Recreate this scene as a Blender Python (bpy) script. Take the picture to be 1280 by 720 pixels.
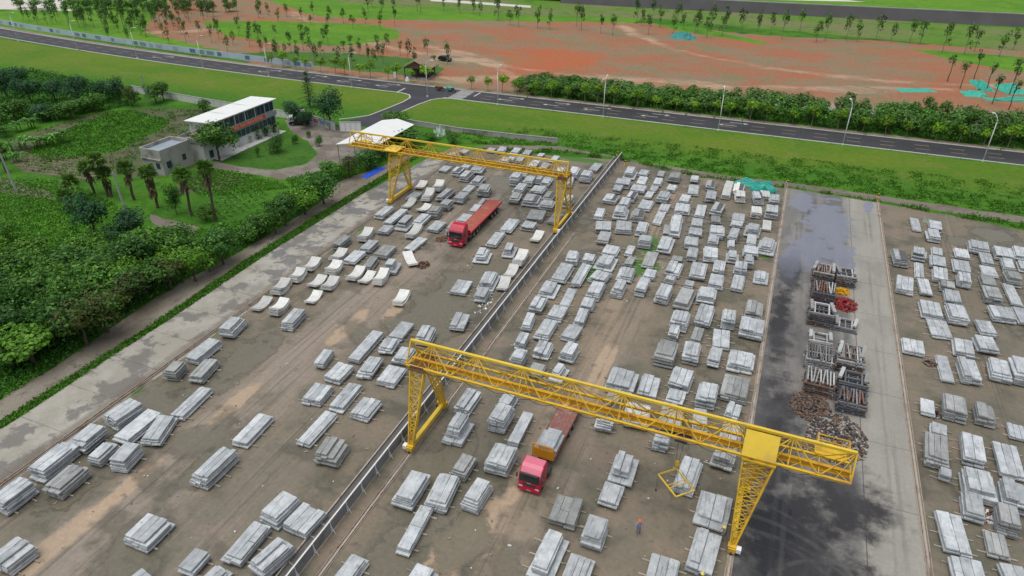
import bpy, bmesh, math, random
from mathutils import Vector, Matrix, noise as mnoise
R=math.radians
scene=bpy.context.scene
for o in list(bpy.data.objects): bpy.data.objects.remove(o)
COL=scene.collection
# ---------------------------------------------------------------- camera
CAM=[[0.927723,0.373239,0.004746],[-0.19275,0.468135,0.862379],[-0.319652,0.800964,-0.506241]]
cam=bpy.data.objects.new('camera',bpy.data.cameras.new('camera')); COL.objects.link(cam)
_r,_u,_f=[Vector(a) for a in CAM]
cam.matrix_world=Matrix(((_r.x,_u.x,-_f.x,0),(_r.y,_u.y,-_f.y,0),(_r.z,_u.z,-_f.z,50.0),(0,0,0,1)))
cam.data.sensor_width=36; cam.data.lens=36*861.47/1280; cam.data.clip_end=2500; cam.data.clip_start=.5
scene.camera=cam
# ---------------------------------------------------------------- light: bright overcast
SUN_EL,SUN_AZ=R(76),R(215)
w=bpy.data.worlds.new('World'); scene.world=w; w.use_nodes=True
nt=w.node_tree; nt.nodes.clear()
sky=nt.nodes.new('ShaderNodeTexSky'); sky.sky_type='NISHITA'; sky.sun_disc=False
sky.sun_elevation=SUN_EL; sky.sun_rotation=SUN_AZ; sky.dust_density=3.0; sky.air_density=1.0
hs=nt.nodes.new('ShaderNodeHueSaturation'); hs.inputs['Saturation'].default_value=.42
bg=nt.nodes.new('ShaderNodeBackground'); bg.inputs['Strength'].default_value=.10
wo=nt.nodes.new('ShaderNodeOutputWorld')
nt.links.new(sky.outputs[0],hs.inputs['Color']); nt.links.new(hs.outputs[0],bg.inputs[0]); nt.links.new(bg.outputs[0],wo.inputs[0])
sl=bpy.data.lights.new('sun','SUN'); sl.energy=1.5; sl.angle=R(62); sl.color=(1,.965,.91)
sun=bpy.data.objects.new('sun',sl); COL.objects.link(sun)
# direction towards the sun: rotation measured from +Y clockwise
sd=Vector((math.sin(SUN_AZ)*math.cos(SUN_EL),math.cos(SUN_AZ)*math.cos(SUN_EL),math.sin(SUN_EL)))
sun.rotation_euler=sd.to_track_quat('Z','Y').to_euler(); sun.location=(0,0,120)
vs=scene.view_settings; vs.view_transform='Standard'; vs.look='None'; vs.exposure=0.34; vs.gamma=1; vs.use_curve_mapping=False
scene.cycles.max_bounces=5; scene.cycles.diffuse_bounces=2; scene.cycles.glossy_bounces=2; scene.cycles.transparent_max_bounces=4
scene.cycles.use_denoising=True
# ---------------------------------------------------------------- helpers
def tag(o,label=None,cat=None,group=None,kind=None):
    if label: o['label']=label
    if cat: o['category']=cat
    if group: o['group']=group
    if kind: o['kind']=kind
    return o
class MB:
    """collects geometry for one mesh"""
    def __init__(s): s.v=[]; s.f=[]; s.m=[]
    def add(s,vs,fs,mi=0):
        n=len(s.v); s.v+= [tuple(p) for p in vs]; s.f+=[tuple(i+n for i in f) for f in fs]; s.m+=[mi]*len(fs)
    def box(s,c,d,rz=0,mi=0,taper=1.0):
        x,y,z=d[0]/2,d[1]/2,d[2]/2; ca,sa=math.cos(rz),math.sin(rz); P=[]
        for k,(i,j) in enumerate([(-1,-1),(1,-1),(1,1),(-1,1)]*2):
            t=1 if k<4 else taper
            px,py,pz=i*x*t,j*y*t,(-z if k<4 else z)
            P.append((c[0]+px*ca-py*sa,c[1]+px*sa+py*ca,c[2]+pz))
        s.add(P,[(3,2,1,0),(4,5,6,7),(0,1,5,4),(1,2,6,5),(2,3,7,6),(3,0,4,7)],mi)
    def bar(s,a,b,r,n=4,mi=0,r2=None):
        a=Vector(a);b=Vector(b);d=(b-a)
        if d.length<1e-6: return
        d.normalize(); u=d.cross(Vector((0,0,1)) if abs(d.z)<.95 else Vector((1,0,0))).normalized(); w=d.cross(u)
        r2=r if r2 is None else r2; P=[]
        for q,rr in ((a,r),(b,r2)):
            for k in range(n):
                t=2*math.pi*(k+.5)/n; P.append(q+u*(math.cos(t)*rr)+w*(math.sin(t)*rr))
        F=[(k,(k+1)%n,n+(k+1)%n,n+k) for k in range(n)]+[tuple(range(n))[::-1],tuple(range(n,2*n))]
        s.add(P,F,mi)
    def path(s,pts,r,n=6,mi=0):
        for a,b in zip(pts,pts[1:]): s.bar(a,b,r,n,mi)
    def prism(s,poly,z0,z1,mi=0):
        n=len(poly); P=[(x,y,z0) for x,y in poly]+[(x,y,z1) for x,y in poly]
        s.add(P,[tuple(range(n))[::-1],tuple(range(n,2*n))]+[(k,(k+1)%n,n+(k+1)%n,n+k) for k in range(n)],mi)
    def extr(s,prof,x0,x1,mi=0):   # profile in (y,z) extruded along x
        n=len(prof); P=[(x0,y,z) for y,z in prof]+[(x1,y,z) for y,z in prof]
        s.add(P,[tuple(range(n)),tuple(range(n,2*n))[::-1]]+[(k,n+k,n+(k+1)%n,(k+1)%n) for k in range(n)],mi)
    def cyl(s,c,r,h,n=14,axis='z',mi=0,r2=None):
        a=Vector(c); d={'x':Vector((1,0,0)),'y':Vector((0,1,0)),'z':Vector((0,0,1))}[axis]*h/2
        s.bar(a-d,a+d,r,n,mi,r2)
    def mesh(s,name,mats,smooth=False,recalc=True):
        me=bpy.data.meshes.new(name); me.from_pydata(s.v,[],s.f)
        for m in (mats if isinstance(mats,(list,tuple)) else [mats]): me.materials.append(m)
        me.polygons.foreach_set('material_index',s.m)
        if smooth: me.polygons.foreach_set('use_smooth',[True]*len(s.f))
        if recalc:
            bm=bmesh.new(); bm.from_mesh(me); bmesh.ops.recalc_face_normals(bm,faces=bm.faces); bm.to_mesh(me); bm.free()
        me.update(); return me
    def build(s,name,mats,parent=None,loc=None,rz=0,smooth=False,recalc=True):
        return link(name,s.mesh(name,mats,smooth,recalc),parent,loc,rz)
def link(name,me,parent=None,loc=None,rz=0,scale=None):
    o=bpy.data.objects.new(name,me); COL.objects.link(o)
    if parent is not None: o.parent=parent
    if loc is not None: o.location=loc
    if rz: o.rotation_euler=(0,0,rz)
    if scale is not None: o.scale=scale
    return o
def thing(name,label,cat,loc=(0,0,0),rz=0,group=None):
    o=bpy.data.objects.new(name,None); COL.objects.link(o); o.location=loc; o.rotation_euler=(0,0,rz); o.empty_display_size=.3
    return tag(o,label,cat,group)
def copy_tree(o,parent=None):
    c=o.copy(); COL.objects.link(c)
    if parent is not None: c.parent=parent
    for ch in list(o.children): copy_tree(ch,c)
    return c
# ---------------------------------------------------------------- materials
class NG:
    def __init__(s,name):
        s.mat=bpy.data.materials.new(name); s.mat.use_nodes=True; s.t=s.mat.node_tree; s.t.nodes.clear()
        s.out=s.t.nodes.new('ShaderNodeOutputMaterial'); s.bsdf=s.t.nodes.new('ShaderNodeBsdfPrincipled')
        s.t.links.new(s.bsdf.outputs[0],s.out.inputs[0]); s.geo=s.t.nodes.new('ShaderNodeNewGeometry'); s.pos=s.geo.outputs['Position']; s.sep=None
    def n(s,t,**k):
        q=s.t.nodes.new(t)
        for a,b in k.items(): setattr(q,a,b)
        return q
    def put(s,sock,v):
        if hasattr(v,'links'): s.t.links.new(v,sock)
        else: sock.default_value=v
    def math(s,op,a,b=0.0,c=0.0,clamp=False):
        q=s.n('ShaderNodeMath',operation=op,use_clamp=clamp); s.put(q.inputs[0],a); s.put(q.inputs[1],b); s.put(q.inputs[2],c); return q.outputs[0]
    def xyz(s,i):
        if s.sep is None: s.sep=s.n('ShaderNodeSeparateXYZ'); s.t.links.new(s.pos,s.sep.inputs[0])
        return s.sep.outputs[i]
    def noise(s,scale,detail=4,stretch=(1,1,1),rough=.55,dist=0.0,vec=None,off=(0,0,0)):
        m=s.n('ShaderNodeMapping'); s.t.links.new(vec or s.pos,m.inputs[0]); m.inputs['Scale'].default_value=stretch; m.inputs['Location'].default_value=off
        q=s.n('ShaderNodeTexNoise'); s.t.links.new(m.outputs[0],q.inputs['Vector']); q.inputs['Scale'].default_value=scale
        q.inputs['Detail'].default_value=detail; q.inputs['Roughness'].default_value=rough; q.inputs['Distortion'].default_value=dist; return q.outputs[0]
    def ss(s,v,lo,hi):
        q=s.n('ShaderNodeMapRange',interpolation_type='SMOOTHSTEP'); s.put(q.inputs[0],v); q.inputs[1].default_value=lo; q.inputs[2].default_value=hi; return q.outputs[0]
    def mix(s,f,a,b,mode='MIX'):
        q=s.n('ShaderNodeMix',data_type='RGBA',blend_type=mode); s.put(q.inputs['Factor'],f)
        for nm,v in ((6,a),(7,b)):
            s.put(q.inputs[nm],v if hasattr(v,'links') else (v[0],v[1],v[2],1))
        return q.outputs[2]
    def mul(s,c,f):   # colour * scalar
        q=s.n('ShaderNodeVectorMath',operation='SCALE'); s.put(q.inputs[0],c if hasattr(c,'links') else c[:3]); s.put(q.inputs['Scale'],f); return q.outputs[0]
    def blob(s,x,y,rx,ry,nz,amt=.6):  # soft noisy ellipse mask
        a=s.math('DIVIDE',s.math('SUBTRACT',s.xyz(0),x),rx); b=s.math('DIVIDE',s.math('SUBTRACT',s.xyz(1),y),ry)
        d=s.math('SQRT',s.math('ADD',s.math('MULTIPLY',a,a),s.math('MULTIPLY',b,b)))
        return s.math('ADD',s.math('SUBTRACT',1.0,d),s.math('MULTIPLY',s.math('SUBTRACT',nz,.5),amt*3))
    def band(s,x,hw,nz=None,amt=0.0):
        d=s.math('ABSOLUTE',s.math('SUBTRACT',s.xyz(0),x)); v=s.math('SUBTRACT',1.0,s.math('DIVIDE',d,hw))
        return v if nz is None else s.math('ADD',v,s.math('MULTIPLY',s.math('SUBTRACT',nz,.5),amt))
    def ring(s,x,y,r,hw):
        a=s.math('SUBTRACT',s.xyz(0),x); b=s.math('SUBTRACT',s.xyz(1),y)
        d=s.math('SQRT',s.math('ADD',s.math('MULTIPLY',a,a),s.math('MULTIPLY',b,b)))
        return s.math('SUBTRACT',1.0,s.math('DIVIDE',s.math('ABSOLUTE',s.math('SUBTRACT',d,r)),hw))
    def bump(s,h,strength=.3,dist=.05):
        q=s.n('ShaderNodeBump'); s.put(q.inputs['Height'],h); q.inputs['Strength'].default_value=strength; q.inputs['Distance'].default_value=dist
        s.t.links.new(q.outputs[0],s.bsdf.inputs['Normal'])
    def fin(s,col,rough=.8,metal=0.0,spec=.5):
        s.put(s.bsdf.inputs['Base Color'],col if hasattr(col,'links') else (col[0],col[1],col[2],1)); s.put(s.bsdf.inputs['Roughness'],rough); s.bsdf.inputs['Metallic'].default_value=metal
        s.bsdf.inputs['Specular IOR Level'].default_value=spec; return s.mat
def simple(name,col,rough=.7,var=.25,scale=3.0,metal=0,dirt=None,rnd=0.0,spec=.5):
    g=NG(name); nz=g.noise(scale,5); f=g.math('ADD',g.math('MULTIPLY',g.math('SUBTRACT',nz,.5),var*2),1.0)
    if rnd:
        oi=g.n('ShaderNodeObjectInfo'); f=g.math('MULTIPLY',f,g.math('ADD',g.math('MULTIPLY',oi.outputs['Random'],rnd*2),1-rnd))
    c=g.mul(col,f)
    if dirt: c=g.mix(g.ss(g.noise(scale*.6,5,off=(7,3,1)),.5,.72),c,dirt)
    return g.fin(c,rough,metal,spec)
def leaf(name,cols,var=.35,rough=.55,trans=.25):
    """foliage: colour per leaf and per plant"""
    g=NG(name); oi=g.n('ShaderNodeObjectInfo'); r=g.geo.outputs['Random Per Island']
    c=g.mix(g.ss(g.noise(.55,3),.38,.62),cols[0],cols[1])
    c=g.mix(g.ss(r,.72,1.0),c,cols[2])
    f=g.math('MULTIPLY',g.math('ADD',g.math('MULTIPLY',r,var*2),1-var),g.math('ADD',g.math('MULTIPLY',oi.outputs['Random'],.5),.75))
    g.fin(g.mul(c,f),rough,0,.3)
    if trans:
        tr=g.n('ShaderNodeBsdfTranslucent'); g.t.links.new(g.mul(c,f),tr.inputs[0]); mx=g.n('ShaderNodeMixShader'); mx.inputs[0].default_value=trans
        g.t.links.new(g.bsdf.outputs[0],mx.inputs[1]); g.t.links.new(tr.outputs[0],mx.inputs[2]); g.t.links.new(mx.outputs[0],g.out.inputs[0])
    return g.mat
LEFT='-5979,3337,50,243,170,150, -6004,2929,31,336,180,157, -5665,3200,66,203,115,134, -5385,3253,114,253,160,176, -5683,3664,20,470,189,87, -5429,3693,200,367,175,108, -5667,2809,42,287,171,145, -5936,2489,-8,289,182,171, -5326,2030,-33,245,214,150, -4504,2661,11,273,219,118, -4478,3488,0,399,158,157, -4536,4074,36,447,175,79, -3884,2567,21,211,138,107, -3601,2894,19,369,154,101, -3623,2517,-59,144,128,100, -4161,2273,-97,115,148,100, -6061,5493,108,284,150,153, -6023,4971,40,432,173,109, -6021,4516,124,191,129,153, -5736,4666,115,345,154,107, -5452,4171,67,507,151,74, -5944,3728,-55,322,206,153, -3572,3299,-59,275,181,144, -3304,3281,-44,277,255,96, -3280,2823,-105,284,149,183, -3930,4352,13,525,150,65, -3575,4090,75,255,194,159, -2572,3950,18,331,166,155, -2288,4041,61,342,161,138, -2259,4397,-6,230,118,141, -1984,4127,-28,267,138,155, -2340,3582,45,519,117,85, -2629,2993,-20,244,135,101, -2058,3145,-11,182,163,100, -1935,4610,14,270,189,176, -2548,4885,20,229,125,192,b -2641,5328,-1,335,159,115, -2180,5180,4,248,158,194, -2236,5494,-11,222,131,132, -1949,5165,18,505,121,71, -5445,5961,90,361,161,130, -4260,5817,34,628,153,78, -3993,5921,91,211,149,111, -3682,6288,106,266,159,140, -3428,6746,107,332,179,102, -4573,5388,103,294,125,109, -4251,5227,5,296,213,96, -3972,5472,74,296,153,108, -3716,5813,54,245,165,109, -3664,5420,38,307,227,84, -4253,4810,54,293,217,94, -3944,4904,35,434,168,75, -3619,4805,15,284,217,92, -4032,6294,38,378,190,67, -5360,7691,121,336,128,95, -5013,7698,131,182,117,163,b -3797,7578,73,362,229,69, -6147,9391,14,409,157,87, -5853,9290,18,616,140,85, -5591,9163,46,316,135,133,b -5401,9351,29,353,137,98, -5765,8796,53,264,174,77, -6141,8099,30,347,132,116, -5681,8165,49,329,170,92, -5362,8110,40,339,218,80, -5693,7768,32,361,193,79, -5055,8535,-12,458,175,58, -6145,11738,22,295,177,50, -5807,11615,32,246,147,124, -5784,12001,21,258,162,78, -5511,11889,71,268,206,97, -5535,11469,36,329,185,122, -5248,11349,49,306,150,107, -4920,10909,113,279,159,156, -5261,10951,16,311,160,53, -5175,10470,29,311,183,116, -5497,10481,5,444,168,103, -5256,10025,23,222,151,151, -6028,10251,-10,303,174,65, -5317,9688,84,210,153,149, -4694,10402,58,258,148,102, -4734,10113,52,317,128,88, -5722,13104,7,167,161,73, -5506,13168,70,302,149,88, -6226,12801,-69,220,160,59, -5215,12664,-38,235,181,71, -4705,9627,22,288,200,109, -4791,9446,5,125,154,65, -4744,9190,93,151,120,128, -5047,9239,18,360,199,69, -3931,9728,28,474,184,75, -3947,9168,38,476,162,73, -3933,8577,115,231,109,133,b -3595,8877,102,237,110,134,b -3499,7876,86,343,135,127,b -3428,7464,77,252,148,124, -3623,9829,31,240,211,87, -3655,10274,86,397,274,78, -3327,10318,2,404,165,53, -5213,13263,33,300,156,73, -4945,13220,58,304,152,70, -4635,13228,14,201,121,58, -4307,13127,19,415,128,43, -4932,12783,53,309,138,71, -4577,12667,47,357,167,70, -4337,12612,35,395,155,56, -5131,12774,82,219,127,57, -3940,12450,50,257,131,110, -3650,12396,56,361,142,150, -3356,12944,-22,421,175,70, -3368,12310,32,284,166,162, -4564,11637,54,276,147,187, -4538,11990,47,210,121,68, -4302,11706,54,294,147,121, -4009,11817,48,304,146,94, -4173,11864,38,194,99,108, -4333,11272,34,334,164,118, -4010,11335,19,282,215,105, -3958,10859,72,314,255,115,b -4272,10851,99,268,137,116, -3709,11156,30,294,158,103, -3635,10782,61,233,198,101, -3598,11954,102,406,123,93, -3326,11022,40,284,135,153,'
MID='-2635,12869,28,369,156,137,b -2391,13008,-17,295,168,69, -2068,13126,21,292,126,55, -1768,12966,24,302,170,122, -1396,13067,47,250,140,81, -2624,12266,43,280,264,120, -2334,12629,25,401,162,49, -2299,12149,0,283,261,79, -2027,12637,22,337,141,81, -2028,12270,0,262,134,66, -1730,12420,-12,271,148,79, -1336,12509,54,478,179,66, -2653,11997,14,307,150,92, -2312,11679,-20,273,137,129, -2051,11975,2,309,131,52, -1776,11893,-6,280,170,129, -2639,11492,-1,282,192,103, -2353,11305,21,330,155,139, -2011,11463,-8,402,212,63, -1669,11499,16,319,156,51, -1404,12004,-7,328,168,77, -1373,11528,50,343,238,88, -2346,10911,69,283,150,149,b -2016,10925,68,291,185,124, -1675,11050,8,551,147,44, -2146,10386,113,361,244,96, -1846,10434,48,385,145,108, -1348,10783,56,697,135,120, -1454,10540,72,349,99,84, -1004,10676,55,266,205,72, -1000,10244,57,302,206,94, -924,9855,32,334,141,92, -749,9307,26,403,179,111, -1683,9945,37,208,168,152, -1380,9992,13,458,171,104, -1492,9459,14,489,171,54, -1848,9614,16,300,116,69, -1761,9272,-15,268,121,68, -1705,8837,27,304,173,99, -1393,8974,11,243,158,77, -1110,9607,44,148,148,68, -1097,9251,-10,345,180,111, -658,9945,74,354,205,103, -1055,11594,28,508,159,62, -1034,11055,45,303,178,73, -1061,12846,41,305,142,107, -978,12277,34,384,174,103, -736,12725,10,766,140,104,w -533,12878,11,426,142,105,w -480,12446,59,285,159,142,w -173,12482,116,332,155,154, -62,12775,77,296,165,78,w 123,12600,43,293,136,103, -148,11843,55,290,164,125,w 104,11946,21,329,191,149, -789,11737,-40,360,152,125, -768,11321,69,259,150,62, -403,11537,41,300,187,74, -399,11298,-12,218,177,61, -126,11087,-21,254,148,132,b 67,11420,17,406,138,53,w -685,10789,66,285,195,120, -401,10763,-20,377,131,118, -696,10418,43,255,122,117, -399,10430,54,230,90,82, -122,10803,11,409,144,52, 124,10606,-28,348,140,116,b -92,10245,46,260,207,115, -95,9888,54,219,97,147, -340,9990,47,237,116,114,b -474,9583,27,323,153,89, -177,9573,31,230,167,166, 120,9538,7,245,126,77,b -466,9130,12,328,191,87, -172,9209,-3,431,149,71, -171,8099,27,258,154,167, 104,8517,5,323,177,122, 125,7995,-2,308,235,153, -1084,8882,-35,121,129,115, -1411,8518,-3,328,137,138, -809,8867,13,150,125,89, -1093,8435,-24,354,165,149, -1695,8367,11,288,126,150, -810,8456,-36,430,178,111, -764,7855,-2,253,175,155, -785,7537,7,197,107,130, -534,8608,25,268,199,149, -485,8114,-13,449,182,108, -501,7641,-19,304,127,66, -2668,10781,63,374,134,79, -2459,10262,125,325,253,96, -2340,9882,54,345,183,94, -2129,9502,2,288,219,69, -2087,9070,2,302,181,113,b -2605,9008,97,259,141,119, -2369,9098,39,221,160,85, -2598,8513,17,510,193,90, -2331,8559,19,639,135,82, -2636,8014,36,318,175,88,b -2619,7512,34,275,147,134, -2321,7930,40,480,126,35, -2312,7446,2,295,205,85, -2040,8583,-74,259,206,102, -1998,8192,15,340,171,125, -1999,7796,38,236,150,110, -1987,7462,45,342,129,96, -2594,7087,75,312,106,107, -2303,7010,5,369,151,106, -1992,7065,-34,298,189,82, -2511,6651,49,245,125,116, -2405,6257,34,180,125,159, -2207,6566,33,263,173,115, -1877,6621,-16,248,136,149, -2142,6160,18,217,160,79, -1893,6224,-37,190,84,123,b -1167,6290,13,325,255,151, -844,6342,23,328,185,113, -1152,5909,50,233,132,185, -1154,5531,37,83,135,146, -855,5776,66,285,256,146, -519,5930,24,337,223,110, -212,5962,71,234,116,146, -536,5480,14,151,146,144, 95,5839,-42,389,170,126, 71,5454,-41,117,161,160, -216,5137,-41,439,152,105, -814,4986,11,260,140,175,b -832,4614,-12,235,141,97, -1164,4273,23,322,240,83, -847,4124,-3,242,144,152, -1164,3762,-12,400,132,134,b -873,3695,-4,258,160,101, -219,3983,1,256,225,84, 72,4832,-21,311,219,69,b 72,4296,-35,388,162,128, -208,7668,49,410,208,59, -791,7050,0,316,194,169, -497,7176,22,287,146,144, -226,7194,-20,279,133,130, 72,7243,6,298,244,117, -529,6611,-22,323,219,122, -540,6284,-10,185,142,100, -198,6415,6,276,166,162, 89,6672,-15,359,229,113, 100,6293,-40,209,132,99,'
RIGHT='2410,12453,1,543,129,38, 2695,12422,-33,344,182,96, 2628,12025,-2,324,159,107, 2047,10889,25,378,182,140, 2320,11156,-70,239,150,142, 2625,11415,-45,262,139,63, 2590,10987,-42,340,175,97, 2977,11511,-11,328,187,57, 3247,11804,-40,294,239,118, 3564,11704,-19,350,241,103, 3827,11871,-51,388,159,78, 2905,11011,-26,384,215,71, 3293,11440,-15,352,168,64, 3277,11059,-5,325,199,35, 3546,11272,-26,334,134,114, 3770,11381,-30,296,112,76, 2303,10624,-38,498,112,63, 3526,10806,11,234,161,148, 2567,10578,-46,391,187,93, 2056,10054,-56,439,218,91, 2318,10109,10,462,148,71, 2858,10497,-42,310,150,131, 3183,10609,-8,305,174,92, 2610,10213,-39,190,173,114, 2645,9919,-19,346,186,90, 3165,10155,4,321,167,134, 2329,9443,10,381,244,88, 2628,9420,24,342,189,131, 2384,9007,37,429,244,49, 3199,9681,38,316,256,94, 2941,9223,57,315,185,77, 2875,8771,42,322,208,96, 2032,8397,-1,304,234,72, 2604,8584,-33,320,202,95, 3451,10384,8,629,131,48, 3448,9750,16,436,133,62, 2346,8057,12,559,133,44, 2581,8051,18,404,178,138, 2921,8228,-29,324,182,122, 3139,8263,2,352,159,173, 2067,7178,-33,252,140,67, 2308,7203,-36,301,170,161, 2615,7223,-21,260,167,144, 2905,7101,-24,241,155,49, 2146,6809,-63,185,143,66, 2070,6417,-51,362,162,134, 2417,6584,-35,407,186,113, 2733,6569,-13,494,214,65, 2379,6043,-10,313,208,145, 2115,6096,-87,118,96,94, 2293,5731,-29,290,143,121, 2534,5625,-26,242,155,185, 2654,5996,-26,292,187,173, 2095,5349,38,461,204,63, 2425,5341,-7,263,154,63, 2158,4922,27,294,232,70, 2508,5034,87,198,180,70,'
CURV='-6117,6145,68,322,144,39,1 -5809,6131,70,309,146,97,3 -6135,6583,86,323,152,100,3 -6133,6942,89,285,149,102,3 -6155,7327,90,329,153,83,2 -5965,7738,56,314,160,76,2 -5767,7339,84,298,164,112,3 -5798,6952,38,297,149,44,1 -5566,6949,82,303,152,81,2 -5571,6558,93,289,137,34,1 -5388,7333,73,344,149,73,2 -5192,7321,40,311,137,41,1 -4980,7372,125,368,138,110,3 -4892,8070,431,418,142,54,1 -4430,6980,96,327,142,62,2 -5944,8484,105,374,152,83,3 -5289,8900,48,399,148,60,2 -5946,9910,67,371,141,38,1 -6178,10773,63,336,150,32,1 -5812,10794,115,367,163,105,3 -5789,10335,138,419,157,90,3 -5620,9848,-74,272,146,38,1 -3334,8698,57,411,153,105,3 -3321,8292,58,342,144,36,1 -3280,7909,103,348,143,36,1 -3370,9532,28,351,140,33,1'
TREES='-777,406,57,42,l -817,416,64,34,d -752,458,70,34,r -783,458,70,35,d -754,490,63,33,r -850,491,61,37,b -880,468,61,37,d -869,433,71,29,d -822,536,62,41,b -773,545,50,32,r -775,573,47,32,b -761,603,51,30,r -746,634,55,27,l -747,691,58,34,d -831,617,62,34,d -867,602,52,31,d -931,602,47,35,l -942,545,56,33,b -990,538,52,34,b -1058,563,47,32,l -1024,591,37,29,l -992,678,78,35,k -924,688,57,36,k -754,777,40,32,b -742,807,43,23,b -746,839,55,30,d -744,889,56,32,l -741,940,62,35,d -770,754,28,19,s -769,1068,43,24,r -761,1119,44,28,d -795,1043,36,27,b -884,803,30,18,l -950,804,59,15,d -1075,1048,73,46,b -1100,1161,29,10,o -1093,1187,28,10,o -1085,1210,28,10,o -1085,1241,26,9,o -997,1135,37,22,h -993,1193,22,8,s -996,1241,17,7,s -1016,1094,21,7,s -935,1200,27,9,s -1140,1447,93,24,c -987,1315,88,44,k -1092,1318,50,29,k -1045,1304,40,24,k -771,1275,43,66,b -845,1381,36,33,b -726,1329,20,20,s -673,1327,22,18,s -1533,1322,44,29,b -1532,1348,46,22,d -1365,1313,28,20,s -1914,1195,72,35,k -1821,1192,65,37,k -1778,1227,58,37,k -1707,1240,66,37,k -1663,1275,58,33,k -1603,1276,67,27,k -1564,1276,51,24,r -1727,1079,48,41,b -1665,1105,39,35,k -1615,1141,39,37,b -1617,1199,44,38,b -1673,1001,50,34,b -1979,1283,56,35,k -2035,1259,61,37,k -932,562,42,27,d -809,448,48,26,b -836,582,43,24,b -797,390,48,28,b -1125,623,31,20,s -980,629,30,21,s -857,668,25,18,s -802,668,27,16,s -887,509,56,32,l -948,484,56,32,d -812,496,61,30,b -794,614,44,24,l -749,664,37,19,b -809,548,53,35,b -791,601,42,23,d -893,473,40,28,l -962,498,42,35,b -825,435,36,28,d -795,406,33,29,d -836,656,61,32,l -795,417,37,31,b -897,527,40,24,b -814,470,47,28,b -923,483,42,31,d -823,518,36,35,b -819,667,48,33,b -851,509,35,22,d -783,525,38,25,l -893,537,48,33,b -806,536,43,26,b -843,690,47,34,d -797,458,45,24,b -818,466,47,30,l -829,694,40,40,b -842,416,40,23,b -794,408,46,29,b -858,665,56,39,b -901,478,38,33,l -804,414,46,21,l -791,642,45,28,l -924,580,46,38,d -840,577,44,24,l -843,546,47,23,b -813,575,53,27,l -844,650,61,35,b -827,573,36,30,l -910,545,43,30,b -1626,977,37,16,n -1631,1018,37,16,n -1633,1050,38,17,n -1653,1096,39,17,n -1642,1115,39,17,n -1639,1138,39,17,n -1641,1167,40,18,n -1649,1201,40,18,n -1659,1228,41,18,n -1660,1260,41,19,n -1667,1299,42,19,n -1671,1323,42,19,n -1520,916,35,15,n -1509,937,35,15,n -1495,960,36,16,n -1479,978,36,16,n -1476,1003,36,16,n -1487,876,34,15,n -1447,877,34,15,n -1168,782,43,19,p -1135,745,35,18,p -1158,814,59,22,p -1126,816,78,20,p -1120,818,51,19,p -1069,823,69,21,p -1002,812,75,18,p -921,809,83,18,p -867,809,103,20,p -1416,831,54,31,p'
# ---------------------------------------------------------------- ground materials
def grass_mat(name,a,b,c,sc=.05,fine=1.2,ylush=None):
    g=NG(name); col=g.mix(g.ss(g.noise(sc,5,stretch=(1,1.6,1)),.36,.64),a,b)
    col=g.mix(g.ss(g.noise(sc*4,6,rough=.7),.48,.7),col,c)
    if ylush:   # taller, greener growth towards the path side (y0..y1)
        m=g.ss(g.math('ADD',g.xyz(1),g.math('MULTIPLY',g.noise(.12,5),8.0)),ylush[1]+4,ylush[0]+4); col=g.mix(m,col,ylush[2])
    f=g.noise(fine,6,rough=.75); col=g.mul(col,g.math('ADD',g.math('MULTIPLY',f,1.0),.5))
    g.bump(f,.9,.25); return g.fin(col,.9,0,.15)
M_base=grass_mat('base_grass',(.045,.14,.012),(.07,.2,.015),(.03,.095,.012),.06,1.0)
M_meadow=grass_mat('meadow_grass',(.115,.185,.018),(.078,.17,.014),(.145,.175,.036),.035,.9,ylush=(140,155,(.05,.155,.014)))
M_lush=grass_mat('lush_weeds',(.04,.15,.012),(.055,.19,.012),(.025,.09,.012),.12,1.6)
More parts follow.
